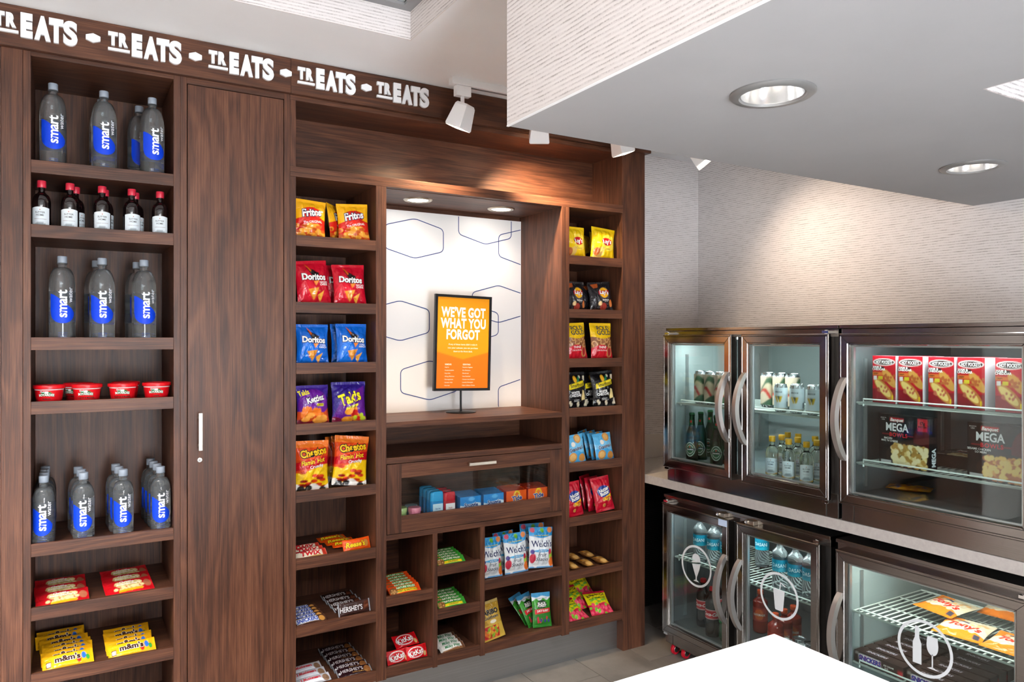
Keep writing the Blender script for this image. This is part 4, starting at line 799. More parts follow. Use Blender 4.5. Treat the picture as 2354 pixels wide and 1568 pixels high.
K_COOK = bar('cookie_pack', 'cookie pack', .115, .046, .03, art('#8a5a2c', ('e', .62, .5, .3, .42, '#d29a50'), ('e', .62, .5, .22, .3, '#e2b068'), ('e', .05, .5, .28, .42, '#cf9448'), ('r', -.95, -.05, .1, .9, '#d98a2a'), ('r', -.9, -.5, .3, .7, '#2f4f9c'), ('r', -.45, -.1, .3, .6, '#f2d28a')), back='#8a5a2c', seed=72, n=(24, 14))
K_SOUR = B('sour_candy_bag', 'candy bag', .12, .15, .022, art('#ead616', ('w', .40, .0, .05, 4, 0, '#d62a4a'), ('s', 95, 12, -.9, .9, .06, .42, .16, .07, '#e8506a'), ('s', 96, 8, -.9, .9, .05, .45, .12, .05, '#7cc23a'), ('s', 97, 5, -.8, .8, .5, .6, .2, .04, '#7cc23a'), ('W', .92, 0, 0, 1, 0, '#c9203a')), [('SOUR PATCH', 0, .80, .014, BK, dict(b=.05, rot=5, xs=.85)), ('WATERMELON', .05, .66, .010, '#1f7a2c', dict(b=.04, rot=5))], back='#ead616', seed=73)
K_CHOC = bar('dark_candy_packet', 'candy packet', .15, .05, .02, art('#3a1a18', ('r', -.6, .6, .3, .7, '#54201c')), [], back='#2a1210', seed=74, n=(20, 10))
# drawer goods
def stick(capc, bodyc, labc, txt, txtc):
    o = rbox(.062, .032, .1, .0145); n = len(o)
    def ring(s, z): return [(x * s, y * s, z) for x, y in o]
    def solid(levels, mat, nm):
        vs = []; fs = []
        for s, z in levels: vs += ring(s, z)
        for j in range(len(levels) - 1):
            for i in range(n): fs.append((j * n + i, j * n + (i + 1) % n, (j + 1) * n + (i + 1) % n, (j + 1) * n + i))
        fs += [tuple(range(n - 1, -1, -1)), tuple((len(levels) - 1) * n + i for i in range(n))]
        return MB().add(vs, fs).mesh(nm, mat, True)
    body = solid([(.94, 0), (1, .003), (1, .066)], plain('stick_' + bodyc[1:], bodyc, .35), 'body'); cap = solid([(.985, .0665), (.985, .096), (.93, .104), (.72, .108)], plain('stickcap_' + capc[1:], capc, .2), 'cap')
    lab = MB().box(-.0235, -.0166, .012, .0235, -.0161, .056).mesh('label', plain('lab_' + labc[1:], labc, .4))
    return Kind('deodorant_stick', 'deodorant', None, [('body', body, None), ('cap', cap, None), ('label', lab, 0), ('lettering', lettering('lettering', [(txt, 0, .036, .007, txtc, dict(b=.02, sl=.2))], lambda x, z, l: (x, -.0167 - l * .3, z)), 0)])
K_DEOB = stick('#2b9fd8', '#1f86c8', '#c9e2f0', 'Secret', '#2a5a9c'); K_DEOR = stick('#c01428', '#b01024', '#f0ecec', 'fresh', '#b01024')
K_SNUG = carton('softener_box', 'box', .108, .076, .034, art('#1f86d2', ('w', .52, 0, .08, 3, 0, '#dfeaf4'), ('e', .1, .84, .3, .12, '#5ab0ea')), [('Snuggle', .05, .50, .019, '#123a7c', dict(b=.05, xs=.9, out='#ffffff', ow=.05))], '#1a74ba', '#2a8fd8')
K_TIDE = carton('detergent_box', 'box', .112, .078, .034, art('#ef5a14', ('r', -1, 1, 0, .2, '#1f2f7c'), ('e', .05, .55, .36, .46, '#f6c81c'), ('e', .05, .55, .26, .34, '#f07a1c')), [('Tide', .05, .55, .022, '#16267a', dict(b=.05, out='#ffffff', ow=.06, rot=6))], '#d8301a', '#dc3a1c')
def tin(c): return Kind('balm_tub', 'tub', None, [('tub_base', MB().lathe([(.022, 0), (.0235, .002), (.0245, .034)], 32).mesh('tub_base', plain('tinb_' + c[1:], c, .3), True), None), ('lid', MB().lathe([(.0262, .032), (.0268, .046), (.025, .0495), (.012, .050)], 32).mesh('lid', plain('tinl_' + c[1:], c, .2), True), None)])
# fridge goods
def can(name, r, h, A, texts=()):
    al = plain('can_aluminium', '#c9cdd0', .22, 1)
    body = MB().lathe([(r * .72, 0), (r * .78, .0), (r * .98, .009), (r, .012)], 32).mesh('can_base', al, True)
    wall = patch('can_print', r, -math.pi * r, math.pi * r, .012, h - .016, A, (48, 24), lift=0)
    tp = MB().lathe([(r, h - .016), (r * .86, h - .004), (r * .87, h - .001), (r * .84, h), (r * .80, h - .0035), (.004, h - .0045)], 32).mesh('can_top', al, True)
    tab = MB().box(-.006, -.016, h - .0042, .006, .004, h - .003).mesh('pull_tab', al, bevel=.0004)
    ps = [('can_base', body, None), ('can_print', wall, None), ('can_top', tp, None), ('pull_tab', tab, 2)]
    if texts: ps.append(('lettering', lettering('lettering', texts, wrap(r + .0003)), 1))
    return Kind(name, 'can', None, ps)
K_TALL = can('tall_can', .033, .162, art('#b9a894', ('w', .95, .5, .22, 5, 0, '#8d8274'), ('w', .75, .4, .16, 7, 1, '#34553c'), ('w', .6, .45, .15, 7, 1.6, '#b7a98f'), ('w', .42, -.3, .14, 8, 2, '#a8352c'), ('w', .30, -.3, .12, 8, 2.6, '#bfae98'), ('w', .14, .2, .06, 6, 0, '#33523c')))
K_WCAN = can('wine_can', .0285, .122, art('#c9d6dc', ('r', -1, 1, .0, .05, '#b4a37c'), ('p', [(-.22, .62), (-.10, .62), (.0, .36), (-.06, .30)], '#c8a518'), ('p', [(-.08, .62), (.04, .62), (.10, .40), (.04, .34)], '#3a4a1c'), ('p', [(.06, .62), (.18, .62), (.10, .34), (.02, .32)], '#c8a518'), ('r', .42, .55, .1, .35, '#3c3c3c')), [('BRIDGE', .0, .088, .0065, '#4a4a44', {})])
def soda(c, c2): return can('soda_can', .033, .122, art(c, ('w', .5, .3, .12, 4, 0, c2)))
K_SODA = [soda('#d8dde2', '#2f6fc0'), soda('#c8c9cc', '#a82030'), soda('#d2d6da', '#3a8a4a')]
def beer():
    r = .0305; prof = [(r * .7, .003), (r * .95, 0), (r, .006), (r, .118), (r * .96, .135), (.017, .168), (.0135, .19), (.0128, .222), (.0142, .224), (.0142, .231), (.0132, .236)]
    body = MB().lathe(prof, 32).mesh('bottle_body', GREENG, True)
    lab = patch('label', r, -.030, .030, .022, .094, art('#0f3f24', ('e', 0, .5, .98, .49, '#d9e0dc'), ('e', 0, .5, .90, .45, '#0f4426'), ('e', 0, .5, .62, .31, '#d5ddd8'), ('e', 0, .5, .56, .28, '#11502c'), ('r', -.95, .95, .42, .60, '#101513'), ('e', 0, .68, .10, .05, '#c62a2a')), (26, 26), top=lambda a: .058 + .036 * math.sqrt(max(0, 1 - a * a)), bot=lambda a: .058 - .036 * math.sqrt(max(0, 1 - a * a)))
    return Kind('beer_bottle', 'beer bottle', None, [('bottle_body', body, None), ('crown_cap', MB().lathe([(.0148, .230), (.0145, .233), (.0135, .238), (.01, .2395)], 42, flute=lambda a, z: .04 * math.sin(a * 21) if z < .231 else 0).mesh('crown_cap', plain('green_cap', '#0f5a30', .35, .4), True), None), ('label', lab, 0), ('lettering', lettering('lettering', [('Heineken', 0, .0585, .0068, '#eef2ee', dict(b=.02, xs=.95))], wrap(r + .0006)), 0),
        ('neck_label', patch('neck_label', .0150, -.012, .012, .172, .205, art('#0f4a28', ('e', 0, .7, .4, .18, '#c62a2a'))), 0)])
K_BEER = beer()
def pet(name, h, r, mat, capmat, labc, z0, z1, texts, waist=True):
    prof = [(r * .5, .006), (r * .8, 0), (r * .95, .004), (r, .02), (r, z0 - .01), (r * .97, z0 - .004), (r * .97, z1 + .004), (r, z1 + .01), (r * .98, z1 + .025)]
    zs = z1 + .025; zn = h - .03
    for i in range(1, 8): s = i / 7; prof.append((r * .98 + (.0128 - r * .98) * (s * s * (3 - 2 * s)), zs + (zn - zs) * s))
    prof += [(.0128, h - .022), (.016, h - .021), (.016, h - .0185), (.0125, h - .018), (.0125, h - .006)]
    body = MB().lathe(prof, 36, flute=lambda a, z: .02 * math.sin(a * 5) if z < .02 else 0).mesh('bottle_body', mat, True)
    rl = r * .98; lab = patch('label', rl, -math.pi * rl, math.pi * rl, z0, z1, labc, (48, 12))
    return Kind(name, 'bottle', None, [('bottle_body', body, None), ('cap', capm(.0148, h - .0175, h, capmat, 26), None), ('label', lab, 0), ('lettering', lettering('lettering', texts, wrap(rl + .0006)), 0)])
K_DAS = pet('mineral_water_bottle', .222, .0335, WATER, plain('white_cap', '#e8eef2', .4), art('#0f819e', ('w', .25, 0, .08, 8, 0, '#179ab4')), .085, .137, [('DASANI', 0, .113, .0165, '#e6f4f8', dict(xs=.8, b=0))])
K_COKE = pet('cola_bottle', .236, .035, COLA, CAPCR, art('#c8141f', ('r', -1, 1, 0, .06, '#e8e0e0'), ('r', -1, 1, .94, 1, '#e8e0e0')), .088, .134, [('Coca-Cola', 0, .113, .0165, '#f6f0f0', dict(b=.03, sl=.35, xs=.85))])
K_LIME = pet('lime_soda_bottle', .236, .035, solidglass('green_pet', (.25, .7, .35), 1.36), plain('green_cap2', '#1f8f3c', .4), art('#12853c', ('e', .1, .5, .4, .4, '#1f5fb0')), .088, .134, [('Sprite', 0, .112, .015, '#f4f8f4', dict(b=.04, sl=.2))])
K_JUICE = pet('juice_bottle', .205, .036, plain('red_juice', '#8c2316', .12), CAPO, art('#a52a1c', ('e', 0, .5, .2, .4, '#d8622c')), .06, .125, [('GATORADE', 0, .092, .010, '#f2e6d8', dict(b=.03, xs=.8))])
K_HOTP = carton('frozen_sandwich_box', 'food box', .100, .186, .058, art('#c01426', ('w', .30, 0, 0, 1, 0, '#8c1020'), ('r', -1, .6, .585, .655, '#d8722a'), ('r', -.95, .0, .71, .775, '#1c1416'), ('e', .45, .53, .62, .125, '#d99c48', -14, '#d99c48'), ('s', 101, 14, -.05, .9, .45, .60, .09, .03, '#b9602c'), ('e', -.02, .30, .88, .135, '#c98538', -12, '#c98538'), ('e', -.10, .305, .68, .10, '#f0cf7c', -12, '#f0cf7c'), ('s', 103, 12, -.6, .35, .24, .36, .08, .028, '#c4664a'), ('r', -.9, -.62, .49, .57, '#eadfdc'), ('r', -.5, -.1, .50, .57, '#d8c628'), ('e', 0, .87, .94, .075, '#efe6e2'), ('e', 0, .87, .86, .06, '#3a2224')),
    [('HOT POCKETS', 0, .87, .013, WH, dict(b=.04, xs=.60)), ('HAM &', -.58, .765, .0088, WH, dict(b=.045)), ('CHEDDAR', -.45, .717, .0088, WH, dict(b=.045)), ('CRISPY', -.7, .622, .005, '#3a1a12', dict(b=.03)), ('1', .72, .13, .0165, '#f2d21c', dict(b=.07)), ('PACK', .72, .06, .005, '#f2d21c', dict(b=.03))], '#b9aeb2', '#d85a62', n=(40, 64))
def bowl(dish, food, seed, lines):
    ops = [('e', .25, .20, .95, .30, '#2a1d18')] + [('s', seed + i, 34, -.45, .92, .03, .42, .085, .045, c) for i, c in enumerate(food)]
    return carton('frozen_dinner_box', 'food box', .212, .198, .046, art('#131113', ('e', .95, .55, .55, .4, '#54141a'), *ops, ('r', -.55, .02, .87, .945, '#c21a26'), ('r', .56, .94, .735, .97, '#c21a26') if seed == 110 else ('r', 2, 3, 0, 0, '#000000'), ('r', -.88, -.55, .61, .617, '#c21a26'), ('r', .14, .4, .61, .617, '#c21a26'), ('r', -.92, -.5, .03, .10, '#c9c6c8')),
        [('Banquet', -.26, .907, .0125, WH, dict(b=.04, sl=.2)), ('MEGA', -.25, .765, .031, '#e9e9ec', dict(b=.035, xs=.86)), ('BOWLS', -.2, .615, .0155, '#d21e2c', dict(b=.04, tr=1.15)), (lines[0], -.62, .535, .0075, WH, dict(b=.02)), (lines[1], -.56, .485, .0075, WH, dict(b=.02)), ('MADE IN', -.82, .93, .0045, '#c9c6c8', {}), ('USA', -.82, .895, .0055, '#c9c6c8', {})] + ([('17g', .75, .89, .011, BK, dict(b=.05)), ('PROTEIN', .75, .82, .0075, BK, dict(b=.03, xs=.8))] if seed == 110 else []),
        '#1c191b', '#2c2728', n=(84, 76), sidetexts=[('MEGA', .1, .25, .022, '#e9e9ec', dict(rot=90, b=.05, xs=.85))])
K_BOWL1 = bowl('mac', ['#c9a456', '#e0c27c', '#eed9a0', '#b58a44', '#f2e2b4'], 110, ('BACON', "MAC 'N CHEESE")); K_BOWL2 = bowl('lo mein', ['#c27a3a', '#d8984a', '#e6b85c', '#b0622c', '#e8c674'], 120, ('SESAME CHICKEN', 'LO MEIN'))
K_PIZZA = B('frozen_pizza_pack', 'pizza pack', .17, .17, .03, art('#d8c8ae', ('w', .30, 0, .06, 4, 0, '#e07a1c'), ('p', [(-1, .55), (-.2, .75), (-.3, 1), (-1, 1)], '#ee8420'), ('s', 131, 22, -.6, .8, .35, .9, .14, .08, '#dccdb0'), ('s', 132, 14, -.6, .8, .4, .85, .10, .05, '#e3b27c'), ('p', [(-.45, .74), (.1, .66), (.1, .73), (-.4, .81)], '#24386c'), ('r', .58, .86, .10, .26, '#3a3a48')),
    [("Tony's", .05, .50, .034, '#d8341f', dict(b=.06, rot=-6, sl=.2, out='#f8f0e0', ow=.06))], seed=133, back='#e8dcc8', wr=.003)
K_ICE = carton('ice_cream_box', 'food box', .2, .044, .052, art('#3b241e', ('p', [(-.78, .25), (.12, .25), (.06, .8), (-.82, .8)], '#e8e4ea'), ('r', .78, .96, .1, .6, '#c21e28'), ('e', -.9, .8, .05, .12, '#b9b0ac')), [('SNICKERS', -.35, .52, .0175, '#1d3f9c', dict(b=.06, sl=.12, xs=.85, out='#c21e28', ow=.04)), ('ICE CREAM', .42, .6, .006, WH, {}), ('BAR', .34, .38, .006, WH, {})], '#33201b', '#3b241e', n=(30, 8))
K_ICE.parts.append(('top_lettering', lettering('top_lettering', [('SNICKERS', -.02, 0, .016, '#cfcad8', dict(b=.05, sl=.12, xs=.85, out='#7a2028', ow=.05))], lambda x, z, l: (x, z, .044 + l * .5)), None))
K_SNACK = bar('orange_snack_pack', 'snack pack', .16, .09, .02, art('#d98a1c', ('s', 141, 12, -.9, .9, .1, .9, .14, .12, '#b5641c'), ('s', 142, 8, -.9, .9, .1, .9, .1, .1, '#2f4f8c')), back='#b5641c', seed=143, n=(24, 14))
# ---------------------------------------------------------------- goods on the shelves
ORD = ['front', 'second', 'third', 'fourth', 'fifth', 'sixth', 'seventh', 'eighth']
def ordn(i, n): return 'front' if i == 0 else ('rearmost' if i == n - 1 else ORD[i])
rnd = random.Random(7)
BNDS = dict(tower=(XA, XB), chips=(XE, XF), cub1=(XG, 1.3914), cub2=(1.4142, 1.6302), cub3=(1.6553, XH), end=(XI, XJ))
def settle(o, where, zs, ymin=.0175):
    """move a leaning packet so that it rests on the shelf, behind the lip and inside the sides"""
    me = o.data; P = np.empty(len(me.vertices) * 3); me.vertices.foreach_get('co', P); M = np.array(o.rotation_euler.to_matrix()) * o.scale[0]; Q = P.reshape(-1, 3) @ M.T
    lo, hi = Q.min(0), Q.max(0); x0, x1 = BNDS[where]; x, y, z = o.location
    if hi[0] - lo[0] < x1 - x0 - .004: x = min(max(x, x0 + .002 - lo[0]), x1 - .002 - hi[0])
    y = max(y, ymin - lo[1]); o.location = (x, y, zs + .0008 - lo[2] if zs is not None else z); return o
# water tower
G = 'large water bottles in the tower'
for u, y, l in ((122, .07, 'large clear water bottle, leftmost on the top tower shelf'), (239, .07, 'large clear water bottle, middle one on the top tower shelf'), (350, .065, 'large clear water bottle, rightmost in front on the top tower shelf'),
                (320, .20, 'large clear water bottle half hidden behind the rightmost one, top tower shelf'), (234, .185, 'large clear water bottle hidden behind the middle one, top tower shelf')):
    place(K_WATER_L, l, (XatY(u, y), y, 2.2178), (0, 0, rnd.uniform(-6, 6) + (20 if y > .1 else 6)), G)
for u, y, l in ((143, .075, 'large clear water bottle, leftmost on the shelf below the small wine bottles'), (235, .07, 'large clear water bottle, middle front one below the small wine bottles'), (331, .065, 'large clear water bottle, right front one below the small wine bottles'),
                (222, .18, 'large clear water bottle behind the middle one, below the small wine bottles'), (315, .165, 'large clear water bottle behind the right one, below the small wine bottles')):
    place(K_WATER_L, l, (XatY(u, y), y, 1.6105), (0, 0, rnd.uniform(-6, 6) + (22 if y > .1 else 4)), G)
for i, (u, y) in enumerate(((92, .05), (161, .05), (235, .05), (303, .05), (368, .05))):
    place(K_WINE_R, 'small red wine bottle with pink cap, %s from left in the front row' % ('first', 'second', 'third', 'fourth', 'fifth')[i], (max(XatY(u, y), XA + .030), y, 1.9976), (0, 0, rnd.uniform(-10, 10)), 'small red wine bottles')
for i, (u, y) in enumerate(((174, .115), (241, .115), (311, .12))):
    place(K_WINE_R, 'small red wine bottle peeping out behind the %s front one' % ('second', 'third', 'fourth')[i], (XatY(u, y), y, 1.9976), (0, 0, 40), 'small red wine bottles')
for u, y, k, l in ((113, .075, 0, 'red plastic pasta cup, leftmost one, labelled Beefaroni'), (200, .07, 1, 'red plastic pasta cup, second from left in front'), (282, .07, 1, 'red plastic pasta cup, third from left in front'), (360, .065, 2, 'red plastic pasta cup, rightmost one, labelled Lasagna'),
                   (180, .175, 1, 'red plastic pasta cup behind the second cup from left'), (289, .175, 1, 'red plastic pasta cup behind the third cup from left')):
    place(K_SOUP[k], l, (XatY(u, y), y, 1.3903), (0, 0, (-8 if y < .1 else -40) + rnd.uniform(-4, 4)), 'red pasta cups')
CN = ('leftmost', 'second from left', 'third from left', 'rightmost')
for c, us in enumerate(((98, 98.5, 96.5, 95.5), (192, 187, 180), (283, 273, 266), (369, 361, 353, 346))):
    for i, u in enumerate(us):
        y = .052 + .074 * i
        place(K_WATER_S, 'small water bottle, %s of the %s file' % (ordn(i, len(us)), CN[c]), (min(max(XatY(u, y), XA + .0362), XB - .0362), y, .9036), (0, 0, rnd.uniform(-8, 8)), 'small water bottles in files')
for s, (u, y0) in enumerate(((145, .025), (301, .045))):
    for i in range(3):
        o = place(K_POP, 'red microwave popcorn packet, %s of the %s three' % (('front', 'middle', 'rear')[i], ('left', 'right')[s]), (XatY(u - 4 * i, y0 + .07 * i), y0 + .072 * i, .6955 + .0026 * i), (-74, 0, rnd.uniform(-1, 1) + (3, 7)[s]), 'red popcorn packets', 1.08); settle(o, 'tower', .685 + .001 * i, .02 + .085 * i)
for s, (u, y0, n) in enumerate(((160, .035, 7), (304, .03, 5))):
    for i in range(n):
        y = y0 + .043 * i
        o = place(K_MM, 'yellow candy packet, %s in the %s row of packets' % (ordn(i, n), ('left', 'right')[s]), (XatY(u - 3.4 * i, y) + rnd.uniform(-.006, .006), y, .470 + .0015 * (i % 2)), (-56 + rnd.uniform(-3, 3), 0, 4 + rnd.uniform(-4, 4)), 'yellow candy packets', 1.16); settle(o, 'tower', .4596, .018 + .047 * i)
place(K_CHOC, 'dark brown candy packet on the bottom tower shelf, barely showing', (XatY(325, .1), .10, .2055), (-75, 0, 8), None, 1.1)

# chip column
COLN = 'chips'
def bag(k, l, u, y, z, rz=0, rx=-7, ry=0, g=None, s=1): return settle(place(k, l, (XatY(u, y), y, z + .0005), (rx, ry, rz), g, s), COLN, z)
z = 2.0252
bag(K_FRITOS, 'yellow and red corn chip bag against the tall cabinet side', 708, .055, z, 3, -6, 3, 'corn chip bags')
bag(K_FRITOS, 'yellow and red corn chip bag, front one away from the tall cabinet', 815, .05, z, -6, -6, -3, 'corn chip bags')
bag(K_FRITOS, 'yellow and red corn chip bag turned sideways behind the front one', 779, .115, z, 42, -10, 4, 'corn chip bags')
z = 1.7552
bag(K_DOR_R, 'red tortilla chip bag leaning beside the tall cabinet', 724, .06, z, 6, -7, -5, 'red tortilla chip bags'); bag(K_DOR_R, 'red tortilla chip bag beside the niche side panel', 806, .05, z, -3, -8, -2, 'red tortilla chip bags', .97)
bag(K_DOR_R, 'red tortilla chip bag standing behind between the two front ones', 779, .15, z, 12, -8, 0, 'red tortilla chip bags')
z = 1.5082
bag(K_DOR_B, 'blue tortilla chip bag beside the tall cabinet', 719, .055, z, -2, -6, 0, 'blue tortilla chip bags', .93); bag(K_DOR_B, 'blue tortilla chip bag beside the niche side panel', 810, .05, z, 2, -6, 0, 'blue tortilla chip bags', .95)
bag(K_DOR_B, 'blue tortilla chip bag standing behind the one by the niche', 797, .115, z, 4, -6, 0, 'blue tortilla chip bags', .95)
z = 1.2612
bag(K_TAKI_K, 'purple rolled chip bag with white lettering and flames', 720, .055, z, 3, -6, 0, 'purple chip bags', 1.02); bag(K_TAKI, 'dark indigo rolled chip bag with huge yellow lettering', 803, .05, z, -4, -7, 0, 'purple chip bags', 1.02)
z = .9882
bag(K_CHEETOS, 'red and yellow cheese snack bag beside the tall cabinet', 716, .055, z, 2, -6, 2, 'cheese snack bags'); bag(K_CHEETOS, 'red and yellow cheese snack bag tilted by the niche side panel', 816, .055, z, -6, -10, 6, 'cheese snack bags', 1.02)
bag(K_CHEETOS, 'red and yellow cheese snack bag, second behind the tilted one', 800, .125, z, 2, -9, 3, 'cheese snack bags', 1.0); bag(K_CHEETOS, 'red and yellow cheese snack bag, third behind the tilted one', 788, .195, z, 6, -8, 0, 'cheese snack bags', .98)
def row(k, text, u, y0, z, n, du=0, dy=.036, rx=-60, rz=0, g=None, s=1, lift=.004, jit=2.0, where='chips'):
    for i in range(n):
        y = y0 + dy * i
        o = place(k, text % ordn(i, n), (XatY(u + du * i, y), y, z + lift), (rx, 0, rz + rnd.uniform(-jit, jit)), g, s)
        settle(o, where, z, .018 + dy * i)
z = .7167
row(K_TWIX, 'white and red caramel bar, %s in its row above the dark candy', 706, .035, z, 3, -7, .05, -50, 4, 'caramel bars', 1.1, .012)
o = place(K_REESE, 'orange peanut butter cup pack standing in front of the flat ones', (XatY(823, .05), .05, z + .004), (-22, 0, 9), 'peanut butter cup packs', 1.08); settle(o, 'chips', z)
for i, (u, y, rz) in enumerate(((800, .10, -6), (784, .155, 2), (769, .21, 6))): settle(place(K_REESE, 'orange peanut butter cup pack lying flat, %s from the front' % ('first', 'second', 'third')[i], (XatY(u, y), y, z + .010 + .010 * i), (-76, 0, rz), 'peanut butter cup packs', 1.08), 'chips', z + .002, .09 + .06 * i)
z = .4432
row(K_SNICK, 'brown peanut bar with blue lettering, %s in the row', 706, .03, z, 5, -5, .036, -55, 6, 'peanut bars', 1.1, .009)
o = place(K_HERSH, 'brown chocolate bar standing in front of the flat ones', (XatY(818, .055), .055, z + .003), (-18, 0, 4), 'chocolate bars', 1.02); settle(o, 'chips', z)
for i, (u, y, rz) in enumerate(((810, .10, 0), (801, .155, 0), (793, .21, -2), (785, .265, 2))): settle(place(K_HERSH, 'brown chocolate bar lying flat, %s from the front' % ('first', 'second', 'third', 'fourth')[i], (XatY(u, y), y, z + .008 + .004 * i), (-78, 0, rz), 'chocolate bars', 1.02), 'chips', z, .085 + .06 * i)
z = .1912
row(K_MUSK, 'silver nougat bar with red lettering, %s of three', 722, .03, z, 3, -14, .062, -64, 6, 'nougat bars', 1.18, .010)
row(K_HALM, 'dark maroon almond chocolate bar, %s in the long row', 818, .03, z, 6, -7.5, .052, -76, -2, 'almond chocolate bars', 1.05, .006)

# glazed drawer
DZ = .8155
def at_drawer(k, l, u, y, g=None, rz=0, s=1): return place(k, l, (XatY(u, y), y, DZ), (0, 0, rz), g, s)
for c, u, y, n in (('#b9d48a', 921, .08, 'green'), ('#8fa0ac', 945, .10, 'grey'), ('#d87a90', 953, .055, 'pink')):
    at_drawer(tin(c), 'small round %s balm tub in the glazed drawer' % n, u, y, 'balm tubs', 0, 1.1)
for i in range(4): at_drawer(K_DEOB, 'blue deodorant stick, %s of four in the drawer' % ordn(i, 4), 1003 - 8 * i, .058 + .045 * i, 'blue deodorant sticks', 0, 1.05)
for i in range(3): at_drawer(K_DEOR, 'red deodorant stick, %s of three in the drawer' % ordn(i, 3), 1032 - 9 * i, .055 + .05 * i, 'red deodorant sticks', 0, .98)
for c, (k, u, n) in enumerate(((K_SNUG, 1078, 'blue fabric softener box, %s of the file next to the deodorant'), (K_SNUG, 1131, 'blue fabric softener box, %s of the file next to the orange boxes'), (K_TIDE, 1183, 'orange detergent box, %s of the file next to the blue boxes'), (K_TIDE, 1232.5, 'orange detergent box, %s of the file at the drawer end'))):
    for i in range(4):
        y = .05 + .036 * i; at_drawer(k, n % ordn(i, 4), u - 5.0 * i, y, ('blue softener boxes', 'orange detergent boxes')[c // 2])
# cubbies
row(K_GRO, 'orange granola bar, %s in the cubby below the drawer', 934, .03, .496, 6, -5, .035, -52, 4, 'orange granola bars', 1.1, .008, where='cub1')
z = .1912
o = place(K_KIT, 'red wafer bar pack, left of the two standing in front', (XatY(916, .05), .05, z + .004), (-20, 0, 4), 'red wafer bars', .93); settle(o, 'cub1', z); o = place(K_KIT, 'red wafer bar pack, right of the two standing in front', (XatY(966, .05), .05, z + .004), (-20, 0, 4), 'red wafer bars', .93); settle(o, 'cub1', z)
place(K_KIT, 'red wafer bar pack lying behind the two standing ones', (XatY(938, .12), .12, z + .035), (-55, 0, 5), 'red wafer bars', 1.06)
row(K_GRG, 'green granola bar, %s in the upper small cubby', 1040, .03, .590, 5, -5, .035, -52, 3, 'green granola bars, upper cubby', 1.05, .008, where='cub2')
row(K_GRG, 'green granola bar, %s in the middle small cubby', 1042, .03, .3955, 5, -5, .035, -52, 3, 'green granola bars, middle cubby', 1.05, .008, where='cub2')
row(K_MILKY, 'white and brown malt bar, %s in the lowest small cubby', 1043, .035, .193, 4, -7, .04, -56, 4, 'malt bars', 1.08, .009, where='cub2')
COLN = 'cub3'
z = .4862; g = 'fruit snack bags'
bag(K_WELCH, 'blue and white fruit snack bag cut off by the cubby divider', 1129, .055, z, 6, -9, 3, g, .95); bag(K_WELCH, 'blue and white fruit snack bag, middle of the three in front', 1188, .065, z, 0, -8, 0, g, .97); bag(K_WELCH, 'blue and white fruit snack bag tilted at the cubby end', 1252, .055, z, -5, -10, 5, g, 1.0)
bag(K_WELCH, 'blue and white fruit snack bag behind, between the left and middle ones', 1163, .13, z, 8, -8, 0, g, .95); bag(K_WELCH, 'blue and white fruit snack bag behind, between the middle and tilted ones', 1233, .14, z, -6, -8, 2, g, 1.02)
z = .1932
bag(K_HARI, 'gold gummy candy bag leaning at the cubby divider', 1133, .05, z, 8, -18, -4, 'gummy bags', 1.0)
bag(K_BFOR, 'green gummy bag, front one of three leaning together', 1247, .06, z, -6, -14, 3, 'gummy bags', 1.05); bag(K_BFOR, 'green gummy bag, second of three leaning together', 1231, .10, z, 18, -30, -4, 'gummy bags', 1.02); bag(K_BFOR, 'green gummy bag, rearmost of three leaning together', 1221, .14, z, 24, -40, -5, 'gummy bags', 1.0)
# right column
COLN = 'end'
z = 2.0222; g = 'yellow potato chip bags'
bag(K_LAYS, 'yellow potato chip bag cut off by the column side', 1322, .055, z, 3, -6, 0, g, .98); bag(K_LAYS, 'yellow potato chip bag, front one beside the end post', 1403, .05, z, -6, -7, 6, g, .98)
bag(K_LAYS, 'yellow potato chip bag turned sideways, nearer the front one', 1372, .135, z, 30, -7, 3, g, .9); bag(K_LAYS, 'yellow potato chip bag turned sideways, nearer the cut-off one', 1352, .20, z, 34, -7, 0, g, .9)
z = 1.7552; g = 'black potato chip bags'
bag(K_LAYS_B, 'black potato chip bag cut off by the column side', 1322, .055, z, 4, -6, 0, g, .95); bag(K_LAYS_B, 'black potato chip bag, front one beside the end post', 1384, .05, z, -6, -8, -4, g, .95); bag(K_LAYS_B, 'black potato chip bag squeezed between the two front ones', 1358, .12, z, 25, -8, 0, g, .92)
z = 1.5087; g = 'pretzel bags'
bag(K_ROLD, 'yellow and red pretzel bag cut off by the column side', 1327, .06, z, 2, -6, -3, g, .95); bag(K_ROLD, 'yellow and red pretzel bag beside the end post', 1384, .05, z, -2, -6, 0, g, .97)
z = 1.2622; g = 'black popcorn bags'
bag(K_SMART, 'black popcorn bag with yellow banner cut off by the column side', 1325, .055, z, 2, -6, -2, g, .98); bag(K_SMART, 'black popcorn bag with yellow banner beside the end post', 1390, .05, z, -4, -6, -4, g, .98); bag(K_SMART, 'black popcorn bag standing behind between the two others', 1360, .13, z, 6, -6, 0, g, .97)
z = .9892; g = 'blue cookie bags'
bag(K_GRAN, 'light blue cookie bag cut off by the column side', 1317, .045, z, 4, -8, -4, g, 1.1)
for i in range(4): bag(K_GRAN, 'light blue cookie bag, %s of the leaning row' % ordn(i, 4), 1392 - 14 * i, .06 + .05 * i, z, 4 + 9 * i, -12, -2, g, 1.08)
z = .7177; g = 'red peanut cookie bags'
bag(K_NUT, 'red peanut cookie bag cut off by the column side', 1317, .05, z, 4, -8, -4, g, .98); bag(K_NUT, 'red peanut cookie bag, front one beside the end post', 1392, .06, z, -4, -12, -6, g, 1.0)
